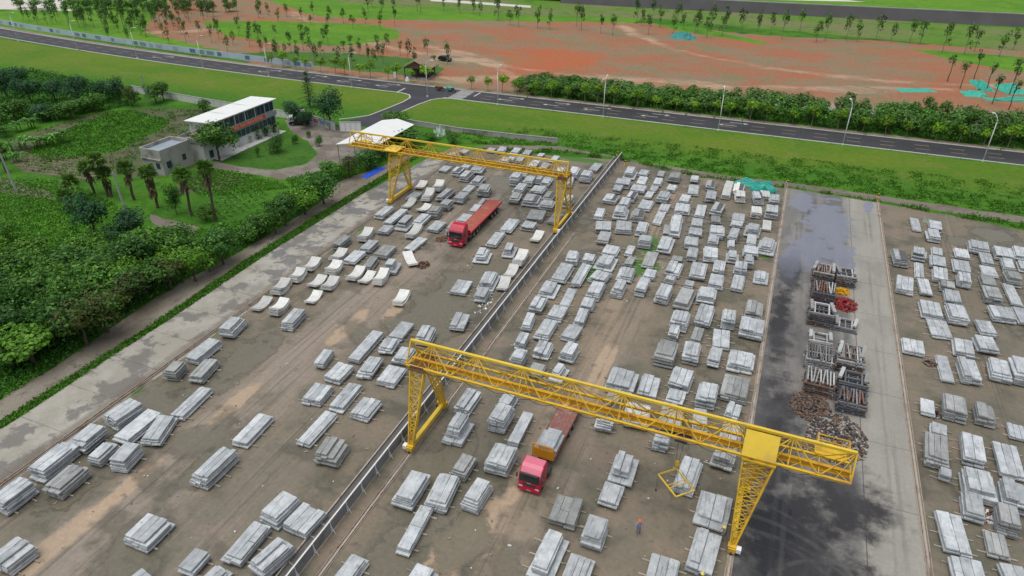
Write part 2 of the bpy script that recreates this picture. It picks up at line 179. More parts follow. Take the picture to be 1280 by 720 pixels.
def mud():
    g=NG('yard_mud'); big=g.noise(.06,5); mid=g.noise(.22,6,rough=.62); st=g.noise(.5,5,stretch=(1,.09,1)); fine=g.noise(2.2,6,rough=.7)
    c=g.mix(g.ss(big,.38,.62),(.187,.157,.113),(.15,.136,.098))
    c=g.mix(g.ss(mid,.5,.66),c,(.215,.17,.125))
    c=g.mix(g.math('MULTIPLY',g.ss(mid,.5,.33),.85),c,(.098,.094,.064))
    # wheel lanes, paler silt washed along the driving direction
    for x,hw,am,colr in ((-50.5,4.6,.95,(.27,.225,.18)),(-46.5,2.8,.8,(.26,.215,.17)),(-40,5,.5,(.19,.165,.125)),(-16.2,2.8,.95,(.29,.225,.16)),(-13.5,2.2,.75,(.25,.205,.155)),(28.5,3,.5,(.15,.13,.10))):
        m=g.math('MULTIPLY',g.ss(g.band(x,hw,mid,2.2),-.1,.8),g.ss(st,.3,.58)); c=g.mix(g.math('MULTIPLY',m,am),c,colr)
    tr=g.noise(2.6,3,stretch=(1,.012,1),dist=.25); tw=g.noise(1.4,4,stretch=(1,.02,1),off=(5,0,0)); lanes=None
    for x,hw in ((-49,5.5),(-15.3,3.6),(-41,3),(28.5,2.2),(-58.5,1.5)):
        b=g.ss(g.band(x,hw,mid,1.6),-.1,.5); lanes=b if lanes is None else g.math('MAXIMUM',lanes,b)
    c=g.mix(g.math('MULTIPLY',g.math('MULTIPLY',lanes,g.ss(tr,.55,.63)),.55),c,(.105,.09,.066))
    c=g.mix(g.math('MULTIPLY',g.math('MULTIPLY',lanes,g.ss(tw,.56,.64)),.4),c,(.27,.225,.175))
    # pale silt pools
    for x,y,rx,ry in ((-52,22,1.7,9),(-51.5,29,1.2,6),(-50.5,44,1.2,5),(-47.5,62,1.3,6),(-19.6,33,2.5,6),(-18.1,38.5,1.5,5),(-17.1,44,1.1,5),(-44,68,1.4,4),(-15,66,.7,6),(-14,66,.6,6)):
        m=g.ss(g.blob(x,y,rx,ry,mid,.55),.05,.4); c=g.mix(g.math('MULTIPLY',m,.85),c,(.40,.30,.205))
    c=g.mix(g.math('MULTIPLY',g.ss(g.noise(.9,4,off=(3,9,0)),.6,.72),.5),c,(.08,.07,.052))
    wet=g.ss(g.noise(.085,5,off=(31,5,0)),.53,.64)
    for x,y,rx,ry in ((-58,43,4.5,13),(-55.5,50,3,9),(-60,32,2.5,8),(-47,36,2.5,6),(-36,58,2.5,6),(-39,70,6,15),(-36.5,80,4,8),(-25,42,3.5,9),(-19,36,3.2,5),(36,126,5,4),(30,121,2.6,2),(33,100,2,9),(-57,30,4,7),(-45,118,8,9),(-9.5,119,1.5,12),(-11,108,2,8),(-24,33,3.5,7),(-1.0,60,3,9)):
        wet=g.math('MAXIMUM',wet,g.ss(g.blob(x,y,rx,ry,mid,.8),.1,.45))
    wet=g.math('MULTIPLY',wet,g.ss(mid,.2,.42))
    rim=g.math('MULTIPLY',wet,g.math('SUBTRACT',1.0,wet)); c=g.mix(g.math('MULTIPLY',rim,2.4),c,(.075,.07,.05)); c=g.mix(g.math('MULTIPLY',g.ss(wet,.5,.95),.85),c,(.15,.138,.10))  # silty puddle colour, lightened to carry the cloud reflection
    c=g.mul(c,g.math('ADD',g.math('MULTIPLY',fine,.7),.65))
    # stray weeds
    for x,y,rx,ry in ((-22.5,88,2.0,4),(-16.5,99,2.2,5),(-15.5,93,2.4,4),(1.2,104,1.2,1.6),(20.6,112,1,2),(-38,134,6,1.5)):
        m=g.ss(g.blob(x,y,rx,ry,mid,1.0),.05,.35); c=g.mix(m,c,(.06,.15,.02))
    damp=g.math('MULTIPLY',g.ss(big,.42,.6),.28); rr=g.math('SUBTRACT',g.math('SUBTRACT',.80,damp),g.math('MULTIPLY',wet,.47))
    g.bump(g.math('MULTIPLY',g.math('ADD',fine,g.math('MULTIPLY',mid,1.5)),g.math('SUBTRACT',1.0,g.math('MULTIPLY',wet,.95))),.5,.12)
    return g.fin(c,rr,0,.5)
M_mud=mud()
def apron():
    g=NG('apron_concrete'); n1=g.noise(.16,6,rough=.65); n2=g.noise(.55,6,rough=.7,off=(4,2,0)); st=g.noise(.9,4,stretch=(1,.15,1)); fine=g.noise(3.5,5)
    c=g.mix(g.ss(n1,.4,.6),(.30,.285,.24),(.37,.355,.31))
    c=g.mix(g.math('MULTIPLY',g.ss(g.noise(.24,7,rough=.62,off=(4,2,0)),.49,.56),.85),c,(.15,.142,.13))
    far=g.ss(g.xyz(1),56,76); m=g.math('MULTIPLY',far,g.ss(g.noise(.26,7,rough=.62,off=(9,1,0)),.50,.56)); c=g.mix(m,c,(.165,.162,.16))
    c=g.mix(g.math('MULTIPLY',g.ss(g.band(-63.4,1.4,n2,1.6),.1,.8),.6),c,(.14,.115,.085))
    for y in range(26,130,6):   # sawn joints across the strip
        d=g.math('ABSOLUTE',g.math('SUBTRACT',g.math('ADD',g.math('ADD',g.xyz(1),g.math('MULTIPLY',g.xyz(0),.02)),g.math('MULTIPLY',g.math('SUBTRACT',n2,.5),.5)),float(y)))
        c=g.mix(g.math('MULTIPLY',g.math('LESS_THAN',d,.05),g.math('MULTIPLY',g.ss(n2,.35,.55),.6)),c,(.06,.055,.045))
    c=g.mul(c,g.math('ADD',g.math('MULTIPLY',fine,.35),.82)); wet=g.ss(n2,.58,.66)
    return g.fin(c,g.math('SUBTRACT',.75,g.math('MULTIPLY',wet,.35)))
M_apron=apron()
def lane():
    g=NG('lane_concrete'); n1=g.noise(.12,6,rough=.6,stretch=(1,.5,1)); n2=g.noise(.4,6,rough=.65); st=g.noise(.8,5,stretch=(1,.06,1)); fine=g.noise(3,5)
    c=g.mix(g.ss(n1,.42,.6),(.13,.125,.118),(.20,.192,.175)); c=g.mix(g.math('MULTIPLY',g.ss(st,.5,.66),.7),c,(.25,.24,.21))
    right=g.ss(g.math('ADD',g.xyz(0),g.math('MULTIPLY',n2,2.0)),13.6,14.8); c=g.mix(g.math('MULTIPLY',right,.65),c,(.36,.345,.30))
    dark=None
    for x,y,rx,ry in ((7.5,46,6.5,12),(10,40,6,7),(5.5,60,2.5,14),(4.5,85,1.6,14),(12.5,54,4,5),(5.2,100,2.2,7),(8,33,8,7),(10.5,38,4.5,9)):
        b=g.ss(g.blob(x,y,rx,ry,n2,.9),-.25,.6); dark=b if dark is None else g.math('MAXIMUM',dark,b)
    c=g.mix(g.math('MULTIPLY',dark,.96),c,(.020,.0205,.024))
    c=g.mix(g.math('MULTIPLY',g.math('SUBTRACT',1.0,g.math('MULTIPLY',right,.75)),g.ss(g.noise(.28,7,rough=.65,stretch=(1,.45,1),off=(2,8,3)),.46,.72),.8),c,(.06,.06,.064))
    for x,y,r,hw in ((4,37,12.2,.22),(4,37,10.4,.22),(5,34,13.5,.18),(3,40,11.2,.16),(12,40,6.5,.2)):   # tyre scrub arcs
        m=g.math('MULTIPLY',g.ss(g.ring(x,y,r,hw*1.7),.0,.8),g.ss(n2,.38,.6)); c=g.mix(g.math('MULTIPLY',m,.25),c,(.16,.157,.15))
    for x in (6.2,7.0,16.2,17.0): 
        m=g.math('MULTIPLY',g.ss(g.band(x,.35,n2,1.2),.1,.8),g.ss(st,.4,.6)); c=g.mix(g.math('MULTIPLY',m,.35),c,(.09,.088,.085))
    dj=g.math('ABSOLUTE',g.math('SUBTRACT',g.xyz(0),13.9)); c=g.mix(g.math('MULTIPLY',g.math('LESS_THAN',dj,.05),.7),c,(.04,.04,.04))
    for y in range(28,134,9):
        d=g.math('ABSOLUTE',g.math('SUBTRACT',g.xyz(1),float(y))); c=g.mix(g.math('MULTIPLY',g.math('LESS_THAN',d,.04),.6),c,(.05,.05,.05))
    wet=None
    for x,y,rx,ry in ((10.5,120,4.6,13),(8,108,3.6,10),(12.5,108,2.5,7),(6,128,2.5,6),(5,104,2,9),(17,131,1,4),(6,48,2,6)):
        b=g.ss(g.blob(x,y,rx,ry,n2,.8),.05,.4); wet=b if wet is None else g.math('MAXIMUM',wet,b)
    sky_tint=g.math('MULTIPLY',wet,g.math('MULTIPLY',g.ss(g.xyz(1),90,110),.85)); c=g.mix(sky_tint,c,(.20,.213,.262)); c=g.mul(c,g.math('ADD',g.math('MULTIPLY',fine,.4),.8))  # far puddles: bluish sky reflection painted into the colour
    g.bump(g.math('MULTIPLY',fine,g.math('SUBTRACT',1.0,wet)),.2,.03)
    return g.fin(c,g.math('SUBTRACT',.7,g.math('MULTIPLY',wet,.64)))
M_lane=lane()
def dirt(name,a,b,c,sc=.25,stretch=(1,.3,1),rough=.85):
    g=NG(name); col=g.mix(g.ss(g.noise(sc,6,stretch=stretch),.4,.6),a,b); col=g.mix(g.ss(g.noise(sc*3,6,rough=.7,off=(5,1,0)),.52,.68),col,c)
    f=g.noise(2.5,5,rough=.7); col=g.mul(col,g.math('ADD',g.math('MULTIPLY',f,.7),.65)); g.bump(f,.5,.1); return g.fin(col,rough)
M_dirt=dirt('track_dirt',(.17,.145,.11),(.23,.205,.165),(.11,.095,.07))
M_path=dirt('path_dirt',(.15,.125,.1),(.19,.16,.13),(.1,.09,.065),.2,(.3,1,1))
M_soil=dirt('garden_soil',(.10,.085,.045),(.06,.09,.03),(.05,.11,.025),.25,(1,1,1))
M_court=dirt('court_paving',(.15,.125,.10),(.23,.21,.18),(.10,.085,.065),.15,(1,1,1))
def asphalt():
    g=NG('road_asphalt'); c=g.mix(g.ss(g.noise(.2,5,stretch=(.2,1,1)),.4,.62),(.03,.031,.037),(.042,.043,.05)); c=g.mul(c,g.math('ADD',g.math('MULTIPLY',g.noise(4,4),.5),.75)); return g.fin(c,.62)
M_road=asphalt()
def red():
    g=NG('red_earth'); n1=g.noise(.035,6,rough=.6,stretch=(1,1.8,1)); n2=g.noise(.16,6,rough=.7,stretch=(.5,1,1),dist=.6); n3=g.noise(.9,6,rough=.75)
    c=g.mix(g.ss(n1,.38,.6),(.33,.135,.075),(.24,.18,.115)); c=g.mix(g.math('MULTIPLY',g.ss(n2,.47,.66),.9),c,(.33,.13,.07)); c=g.mix(g.math('MULTIPLY',g.ss(n2,.45,.33),.85),c,(.19,.18,.095))
    c=g.mix(g.math('MULTIPLY',g.ss(g.noise(.07,7,rough=.75,off=(13,2,0)),.5,.64),.7),c,(.17,.19,.10))
    hot=g.ss(g.blob(-75,222,24,26,n2,.9),.1,.6); c=g.mix(g.math('MULTIPLY',hot,.8),c,(.40,.12,.05))
    # hauling tracks
    for x,y,r,hw in ((-160,120,112,1.6),(-30,60,142,2.0),(-60,420,215,1.4),(20,330,96,1.3)):
        m=g.math('MULTIPLY',g.ss(g.math('ADD',g.ring(x,y,r,hw*2.2),g.math('MULTIPLY',g.math('SUBTRACT',n1,.5),6.0)),-.3,.9),g.ss(n2,.36,.62)); c=g.mix(g.math('MULTIPLY',m,.75),c,(.47,.33,.23))
    c=g.mul(c,g.math('ADD',g.math('MULTIPLY',n3,.8),.6)); g.bump(n3,.6,.4); return g.fin(c,.95,0,.2)
M_red=red()
M_kerb=simple('kerb_stone',(.5,.49,.46),.8,.2)
M_paint=simple('road_paint',(.48,.48,.46),.6,.15,5)
M_ypaint=simple('road_paint_yellow',(.36,.31,.18),.6,.2,5)
M_fargreen=grass_mat('far_grass',(.11,.25,.02),(.08,.21,.018),(.14,.26,.03),.04,.6)
M_gravel=dirt('kerbside_gravel',(.22,.17,.13),(.28,.23,.19),(.16,.10,.07),.3,(.3,1,1))
M_white=simple('pale_ground',(.55,.52,.47),.85,.25,.4)
from mathutils.geometry import delaunay_2d_cdt
# ---------------------------------------------------------------- ground sheets
def sheet(name,pts,z,mat,jit=0.0,step=0,kind='structure',seed=1,sub=False):
    rnd=random.Random(seed); P=[]
    n=len(pts)
    for i in range(n):
        a=Vector(pts[i]+(0,)) ; b=Vector(pts[(i+1)%n]+(0,)); L=(b-a).length; k=max(1,int(L/step)) if step else 1
        for j in range(k):
            q=a.lerp(b,j/k); nn=Vector((-(b-a).y,(b-a).x,0)).normalized()
            if jit and j: q=q+nn*(mnoise.noise((q.x*.35,q.y*.35,seed))*jit+mnoise.noise((q.x*1.3,q.y*1.3,seed+5))*jit*.4)
            P.append((q.x,q.y,z))
    me=bpy.data.meshes.new(name); bm=bmesh.new(); V2,_,F2,*_q=delaunay_2d_cdt([Vector((p[0],p[1])) for p in P],[],[list(range(len(P)))],1,1e-4)
    vs=[bm.verts.new((p.x,p.y,z)) for p in V2]
    for q in F2: bm.faces.new([vs[i] for i in q])
    bm.normal_update()
    for q in bm.faces:
        if q.normal.z<0: q.normal_flip()
    bm.to_mesh(me); bm.free(); me.materials.append(mat); o=link(name,me); o['kind']=kind; return o
sheet('ground',[(-900,-60),(500,-60),(500,900),(-900,900)],0,M_base)
sheet('meadow',[(-300,150),(-230,146),(-190,142),(-165,139),(-90.5,139),(-88,142),(-60,140),(-40,139.5),(-17,141.5),(5,141),(26,142),(80,140),(80,165.3),(-86.5,165.3),(-100,165.3),(-150,166.6),(-200,169),(-275,175.2),(-300,178)],.006,M_meadow,.6,3)
sheet('yard',[(-62.3,-5),(3.0,-5),(3.0,133.5),(-14,134),(-29,137.5),(-44,134),(-52,132.5),(-62.3,130)],.010,M_mud,.8,2)
sheet('yard_strip',[(18.8,-5),(70,-5),(70,128.5),(41,129.5),(32,131.5),(18.8,133)],.010,M_mud,.8,2)
sheet('apron',[(-70.6,-5),(-62.3,-5),(-62.3,131),(-66,131),(-68,124),(-70.3,98),(-70.8,74),(-70.5,58)],.014,M_apron,.25,1.5)
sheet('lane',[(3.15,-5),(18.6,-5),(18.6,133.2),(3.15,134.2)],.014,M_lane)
sheet('dirt_track',[(-76.0,-5),(-72.0,-5),(-71.6,52),(-72.4,70),(-72.2,95),(-71.2,108),(-71,126),(-74.5,126),(-74.5,114),(-77.0,108),(-77.8,103),(-75.2,97),(-75.0,88),(-75.2,72),(-76.4,62),(-76.4,57),(-75.6,48),(-75,40)],.012,M_dirt,.5,1.5)
sheet('back_path',[(-62,131.6),(-45,138),(-29,138.6),(-14,134.2),(5,135.0),(19,134.2),(32,133.2),(70,131.5),(70,135),(42,136.2),(19,136.9),(5,137.2),(-9,136.4),(-26,137.8),(-45,140.5),(-60,135)],.018,M_path,.5,2)
sheet('courtyard',[(-108.5,101),(-100,100.3),(-94.5,101.2),(-89,100.5),(-85.0,104),(-82.5,113),(-80.5,124),(-86,134),(-97,133.2),(-113,133),(-109,129),(-104,125),(-97,121),(-91,116),(-89.5,110),(-93,104.5),(-101,103.2),(-108.5,104)],.012,M_court,.5,1.5)
sheet('court_lawn',[(-107.6,104.3),(-101,103.5),(-93.3,104.9),(-90,110),(-91.5,115.7),(-97.3,120.6),(-104,124.4),(-107.6,124.6)],.020,grass_mat('lawn_grass',(.045,.13,.018),(.06,.155,.02),(.035,.1,.015),.15,2),.4,1.2)
sheet('garden_soil',[(-160,96),(-137,85),(-124,87),(-121,90),(-112,91.5),(-110,103),(-120,103),(-122,112),(-124,121),(-121,131),(-135,134),(-150,128),(-160,120)],.010,M_soil,.8,2)
M_plot=grass_mat('plot_green',(.06,.2,.012),(.07,.23,.015),(.045,.15,.012),.2,2)
sheet('green_plot',[(-148.7,93.0),(-153.2,101.6),(-155.8,111.6),(-157.1,121.9),(-154.6,124.5),(-142.4,122.9),(-137.5,121.3),(-135.0,116.9),(-133.7,109.8),(-131.5,101.3),(-135.1,94.4),(-138.2,89.5)],.016,M_plot,.8,1.5)
sheet('park_ground',[(-330,185),(-250,188.5),(-200,184),(-145,179.5),(-100,177.5),(-66,177.2),(-66,330),(-330,330)],.008,M_fargreen,1.0,5)
sheet('red_earth',[(-160,178.6),(-86,177.4),(-66,178),(-66,196),(75,196),(75,300),(24,300),(-12,294),(-40,298),(-58,304),(-112,286),(-138,276),(-168,266),(-196,262),(-260,300),(-290,270),(-235,205),(-190,192)],.014,M_red,3,3)
sheet('turf_patch',[(-232,232),(-205,246),(-160,255),(-146,246),(-139,232),(-150,214),(-172,208),(-200,212)],.020,M_fargreen,2,3)
sheet('turf_strip',[(-142,184),(-100,183.5),(-101,196),(-112,206),(-140,204),(-168,196),(-176,188)],.022,grass_mat('dull_grass',(.07,.15,.03),(.06,.17,.025),(.10,.12,.05),.1,1.5),1.5,2)
sheet('turf_field',[(76,262),(62,263),(46,276),(37,289),(55,290),(76,288)],.020,M_fargreen,2,3)
sheet('turf_bank',[(-60,303),(-48,292),(-13,276),(-11,280),(-26,291),(-40,300)],.022,M_fargreen,2,3)
# road, kerbs and markings follow one gently bent line
def roady(x): return 0.0 if x>-110 else .00042*(x+110)**2
def strip(name,x0,x1,ya,yb,z,mat,step=6,zt=None,kind='structure'):
    m=MB(); xs=[x0]
    while xs[-1]<x1: xs.append(min(x1,xs[-1]+step))
    if zt is None:
        P=[]; 
        for x in xs: P+=[(x,ya+roady(x),z),(x,yb+roady(x),z)]
        m.add(P,[(2*i,2*i+2,2*i+3,2*i+1) for i in range(len(xs)-1)])
    else:
        P=[]
        for x in xs: P+=[(x,ya+roady(x),z),(x,ya+roady(x),zt),(x,yb+roady(x),zt),(x,yb+roady(x),z)]
        F=[]
        for i in range(len(xs)-1):
            for k in range(3): F.append((4*i+k,4*i+4+k,4*i+5+k,4*i+1+k))
        m.add(P,F)
    o=m.build(name,mat); o['kind']=kind; return o
strip('road',-340,110,166.3,175.2,.026,M_road)
strip('kerbside_verge',-340,110,175.4,177.6,.024,M_gravel)
strip('kerb',-340,110,175.2,175.45,.0,M_kerb,zt=.13)
strip('kerb',-340,-99.5,165.95,166.3,.0,M_kerb,zt=.11)
strip('kerb',-86.5,110,165.95,166.3,.0,M_kerb,zt=.11)
m=MB()
for x0,x1 in ((-340,-102),(-84,110)):
    x=x0
    while x<x1-3:
        y=172.1+roady(x); m.box((x+1.5,y,.033),(3.0,.16,.004)); y=169.3+roady(x); m.box((x+1.5,y,.033),(3,.16,.004)); x+=7
o=m.build('lane_marking',M_ypaint); o['kind']='structure'
m=MB()
for x in (-195,-150,-133,-121,-108,-70,-57,-46,-31,-12):  # painted arrows
    y=170.7+roady(x); m.box((x,y,.034),(3.4,.25,.004)); m.add([(x-2.8,y,.036),(x-1.6,y-.55,.036),(x-1.6,y+.55,.036)],[(0,1,2)])
    y+=2.6; m.box((x+1.5,y,.034),(3.4,.25,.004)); m.add([(x+4.3,y,.036),(x+3.1,y+.55,.036),(x+3.1,y-.55,.036)],[(0,1,2)])
for k in range(9): m.box((-83.4,167+k*.95,.034),(4.2,.45,.004))
m.box((-101.0,168.7,.034),(.5,4.4,.004)); m.box((-79.5,172.7,.034),(.4,4.4,.004))
o=m.build('arrow_marking',M_paint); o['kind']='structure'
# side road to the gate
sheet('side_road',[(-99.5,166.4),(-96.2,165.2),(-94.6,162.5),(-94.3,158),(-95.3,149),(-96,144),(-97.5,141),(-99,136),(-88,136),(-88.6,141),(-89.9,146),(-90.3,150),(-89.6,158),(-88.6,163),(-87,165.4),(-84.5,166.4)],.022,M_road)
def kerbline(pts,wd=.35,h=.12):
    m=MB()
    for a,b in zip(pts,pts[1:]):
        d=math.atan2(b[1]-a[1],b[0]-a[0]); L=math.hypot(b[0]-a[0],b[1]-a[1]); m.box(((a[0]+b[0])/2,(a[1]+b[1])/2,h/2),(L+.05,wd,h),d)
    o=m.build('kerb',M_kerb); o['kind']='structure'
kerbline([(-99.5,166.1),(-96.4,165.1),(-94.7,162.5),(-94.4,158),(-95.4,149),(-96.1,144),(-98.5,141),(-101,138.5)])
kerbline([(-84.5,166.1),(-87,165.2),(-88.5,163),(-89.5,158),(-90.2,150),(-89.8,146),(-88.6,142)])
# canal-side country behind the red earth
M_bank=simple('bank_concrete',(.055,.054,.056),.85,.4,.15)
sheet('far_flat',[(-330,330),(-200,300),(-110,300),(-60,315),(60,300),(200,300),(200,352),(-330,352)],.016,grass_mat('flat_grass',(.10,.21,.025),(.17,.18,.08),(.06,.15,.02),.03,.7),2,5)
m=MB()
P=[(-112,341),(-60,344),(-16,347.5),(30,351.5),(84,356),(140,361)]
for (x0,y0),(x1,y1) in zip(P,P[1:]): m.add([(x0,y0,0),(x1,y1,0),(x1,y1+5,4.2),(x0,y0+5,4.2)],[(0,1,2,3)])
o=m.build('revetment_slope',M_bank); tag(o,kind='structure')
m=MB()
for (x0,y0),(x1,y1) in zip(P,P[1:]): m.add([(x0,y0+5,4.2),(x1,y1+5,4.2),(x1+(x1-14)*.8,y1+300,4.2),(x0+(x0-14)*.8,y0+300,4.2)],[(0,1,2,3)])
m.add([(-112,346,4.2),(-212.8,641,4.2),(-420,641,0),(-160,345,0)],[(0,1,2,3)])
o=m.build('upper_terrain',M_fargreen); o['kind']='structure'
m=MB()
for (x0,y0),(x1,y1) in zip(P,P[1:]): m.box(((x0+x1)/2,(y0+y1)/2+5.4,4.3),(math.hypot(x1-x0,y1-y0)+.1,.7,.4),math.atan2(y1-y0,x1-x0))
o=m.build('bank_coping',simple('coping_concrete',(.35,.35,.34),.8,.25,.4)); o['kind']='structure'
m=MB(); m.add([(-75,358,4.26),(-15,362,4.26),(24,372,4.26),(10,378,4.26),(-20,384,4.26),(-80,380,4.26)],[(0,1,2,3,4,5)])
o=m.build('pale_paving',M_white); o['kind']='structure'
m=MB(); m.add([(-345,219,.03),(-300,232,.03),(-318,238,.03),(-340,262,.03),(-400,262,.03)],[(0,1,2,3,4)])
o=m.build('pale_paving',M_white); o['kind']='structure'
m=MB(); m.add([(-172,322,.03),(-120,322,.03),(-122,328,.03),(-178,330,.03)],[(0,1,2,3)]); o=m.build('pale_paving',M_white); o['kind']='structure'
sheet('weedy_path',[(-139.9,80.5),(-131.1,79.8),(-124.0,79.3),(-120.6,77.0),(-127.0,75.9),(-132.9,75.6),(-145,74),(-150,79)],.02,M_path,.5,1.5)
sheet('weedy_path',[(-99.2,78.6),(-94.0,78.3),(-87.3,77.6),(-86.1,75.5),(-92.3,74.9),(-96.4,76.2)],.02,M_path,.5,1.5)
sheet('gravel_strip',[(-66,193.5),(-30,193),(20,194),(70,195),(70,200),(20,198.5),(-20,198),(-66,197)],.02,dirt('pale_gravel',(.30,.29,.26),(.24,.23,.2),(.14,.16,.1),.4,(.5,1,1)),.6,2)
# ---------------------------------------------------------------- object materials
def conc(name,a,b,dirtc,rough=.72):
    g=NG(name); oi=g.n('ShaderNodeObjectInfo'); n1=g.noise(.9,5,rough=.65); n2=g.noise(1.7,7,rough=.75,off=(3,1,7)); st=g.noise(4.0,5,stretch=(1,.16,1),rough=.65)
    c=g.mix(g.ss(n1,.36,.64),a,b); c=g.mix(g.math('MULTIPLY',g.ss(n2,.56,.70),.75),c,dirtc); c=g.mix(g.math('MULTIPLY',g.ss(st,.5,.68),.55),c,dirtc)
    c=g.mul(c,g.math('ADD',g.math('MULTIPLY',oi.outputs['Random'],.42),.76)); g.bump(n2,.25,.02); return g.fin(c,rough)
M_slab=conc('slab_concrete',(.38,.415,.435),(.52,.55,.565),(.15,.155,.15))
M_slabw=conc('pale_concrete',(.56,.57,.55),(.65,.66,.63),(.36,.36,.32))
M_slabd=conc('old_concrete',(.27,.285,.28),(.36,.375,.37),(.14,.14,.125))
M_gapshade_bed=simple('gap_shade_rail_bed',(.10,.10,.098),.9,.3,2)  # painted gap shade in distant stacks; also the double rail's dark beam
M_timber=simple('bearer_timber',(.30,.27,.22),.85,.35,4,rnd=.3)
M_yel=simple('crane_yellow',(.66,.42,.025),.55,.25,1.0,dirt=(.46,.26,.05))
M_yel2=simple('girder_yellow',(.74,.52,.045),.5,.18,.8,dirt=(.56,.37,.07))
M_orange=simple('track_orange',(.66,.36,.015),.45,.15,1.2,dirt=(.45,.2,.03))
M_rust=simple('rust_steel',(.16,.075,.04),.85,.4,2)
M_dark=simple('dark_steel',(.045,.045,.048),.6,.3,3)
M_steel=simple('grey_steel',(.3,.31,.32),.45,.2,3,metal=.4)
M_galv=simple('galvanised_steel',(.62,.64,.65),.45,.1,3)
M_rail=simple('rail_steel',(.30,.24,.19),.6,.35,2,dirt=(.17,.09,.05))
M_railc=simple('rail_bed',(.40,.37,.32),.8,.35,.8,dirt=(.16,.12,.085))
M_panel=simple('panel_grey',(.22,.228,.242),.5,.3,.5,dirt=(.12,.12,.115))
M_whitep=simple('white_paint',(.78,.79,.78),.5,.08,2)
# ---------------------------------------------------------------- slab stacks
def slab_mesh(seed,mats):
    """unit slab 1x1x1 standing on two spacers (lower 16 %), slightly ragged edges"""
    rnd=random.Random(seed); m=MB(); e=lambda a:rnd.uniform(-a,a)
    z0=.36; nx=2; ny=6
    top=[];bot=[]
    per=[]
    for i in range(ny): per.append((-.5,-.5+i/ny))
    for i in range(nx): per.append((-.5+i/nx,.5))
    for i in range(ny): per.append((.5,.5-i/ny))
    for i in range(nx): per.append((.5-i/nx,-.5))
    n=len(per); V=[]
    for (x,y) in per:
        V.append((x+e(.012),y+e(.006),z0+.02+e(.02)))
    for k,(x,y,z) in enumerate(list(V)): V.append((x*.985+e(.006),y*.995+e(.003),1.0-abs(e(.03))))
    F=[tuple(range(n)),tuple(range(n,2*n))]+[(k,(k+1)%n,n+(k+1)%n,n+k) for k in range(n)]
    m.add(V,F)
    for y in (-.33,.33): m.box((0,y+e(.05),.19),(.96,.035,.38),0,1)
    return m.mesh('slab',mats)
SLABS={k:[slab_mesh(i,[mt,M_timber]) for i in range(5)] for k,mt in (('',M_slab),('b',M_slab),('w',M_slabw),('d',M_slabd))}
def unitbox(name,mat):
    m=MB(); m.box((0,0,.5),(1,1,1)); return m.mesh(name,mat)
ME_BEAR=unitbox('bearer',M_timber)
ORD='first second third fourth fifth sixth seventh eighth ninth tenth eleventh twelfth thirteenth fourteenth fifteenth sixteenth seventeenth eighteenth nineteenth twentieth'.split()
def ordn(n):
    if n<=20: return ORD[n-1]
    if n>=100: return 'hundredth' if n==100 else 'hundred-and-'+ordn(n-100)
    t={2:'twenty',3:'thirty',4:'forty',5:'fifty',6:'sixty',7:'seventy',8:'eighty',9:'ninety'}[n//10]; return t+'-'+ORD[n%10-1] if n%10 else t[:-1]+'ieth'
def parse(s): 
    out=[]
    for r in s.split(' '):
        p=r.split(','); out.append((int(p[0])/100,int(p[1])/100,int(p[2])/10,int(p[3])/100,int(p[4])/100,int(p[5])/100,p[6]))
    return out
def layers(L,W,H,flag,rnd):
    """list of slabs (x,y,z,w,l,t,dr) in stack coordinates, z from 0"""
    z=.13; n=max(2,round((H-z)/.24)); t=(H-z)/n; out=[]
    k=rnd.choice((1,2)) if W<1.45 else (rnd.choice((2,2,3)) if W<2.1 else 3)
    if rnd.random()<.25: k=max(1,k-1)
    half=rnd.random()<.3 and n>3 and k>1; step=rnd.choice((0,0,1,1,2)) if n>3 else 0; sw=rnd.uniform(.15,.42); sl_=rnd.uniform(.15,.5); sx=rnd.choice((-1,1,0)); sy=rnd.choice((-1,-1,0,1))
    for i in range(n):
        fr=1-i/max(1,n-1); gx=rnd.uniform(-.06,.22)+.06*fr; gy=rnd.uniform(-.25,.35)+.08*fr
        w_,l_=W+gx,L+gy; ox,oy=rnd.uniform(-.09,.09),rnd.uniform(-.14,.14)
        if flag=='b' and i<max(1,n//3): w_+=.75; l_+=.9; oy-=.15; ox+=.12
        if step and i<n-step: w_+=sw; l_+=sl_; ox+=sx*sw*.45; oy+=sy*sl_*.4
        if i==n-1: w_,l_,ox,oy=W,L,0,0
        kk=k if i>0 or k<3 else 2; x=-w_/2
        cuts=[rnd.uniform(.8,1.2) for _ in range(kk)]; sm=sum(cuts)
        for j in range(kk):
            ww=w_*cuts[j]/sm; dy=rnd.uniform(-.07,.07); ll=l_*rnd.uniform(.95,1.0)
            if half and i==n-1 and j==kk-1 and rnd.random()<.6: x+=ww; continue
            if i==n-1 and rnd.random()<.10 and L>2.6:   # top piece in two short slabs
                a=rnd.uniform(.35,.6); out.append((ox+x+ww/2,oy-ll*(1-a)/2,z,ww-.03,ll*a-.06,t,0)); out.append((ox+x+ww/2,oy+ll*a/2,z,ww-.03,ll*(1-a)-.06,t*.9,0))
            else: out.append((ox+x+ww/2,oy+dy,z,ww-.035,ll,t,rnd.uniform(-.008,.008)))
            x+=ww
        z+=t
    return out
def px_per_m(x,y,z=.5):
    d=Vector((x,y,z-50)); return 861.47*.8/ d.dot(_f)
M_all_far={}
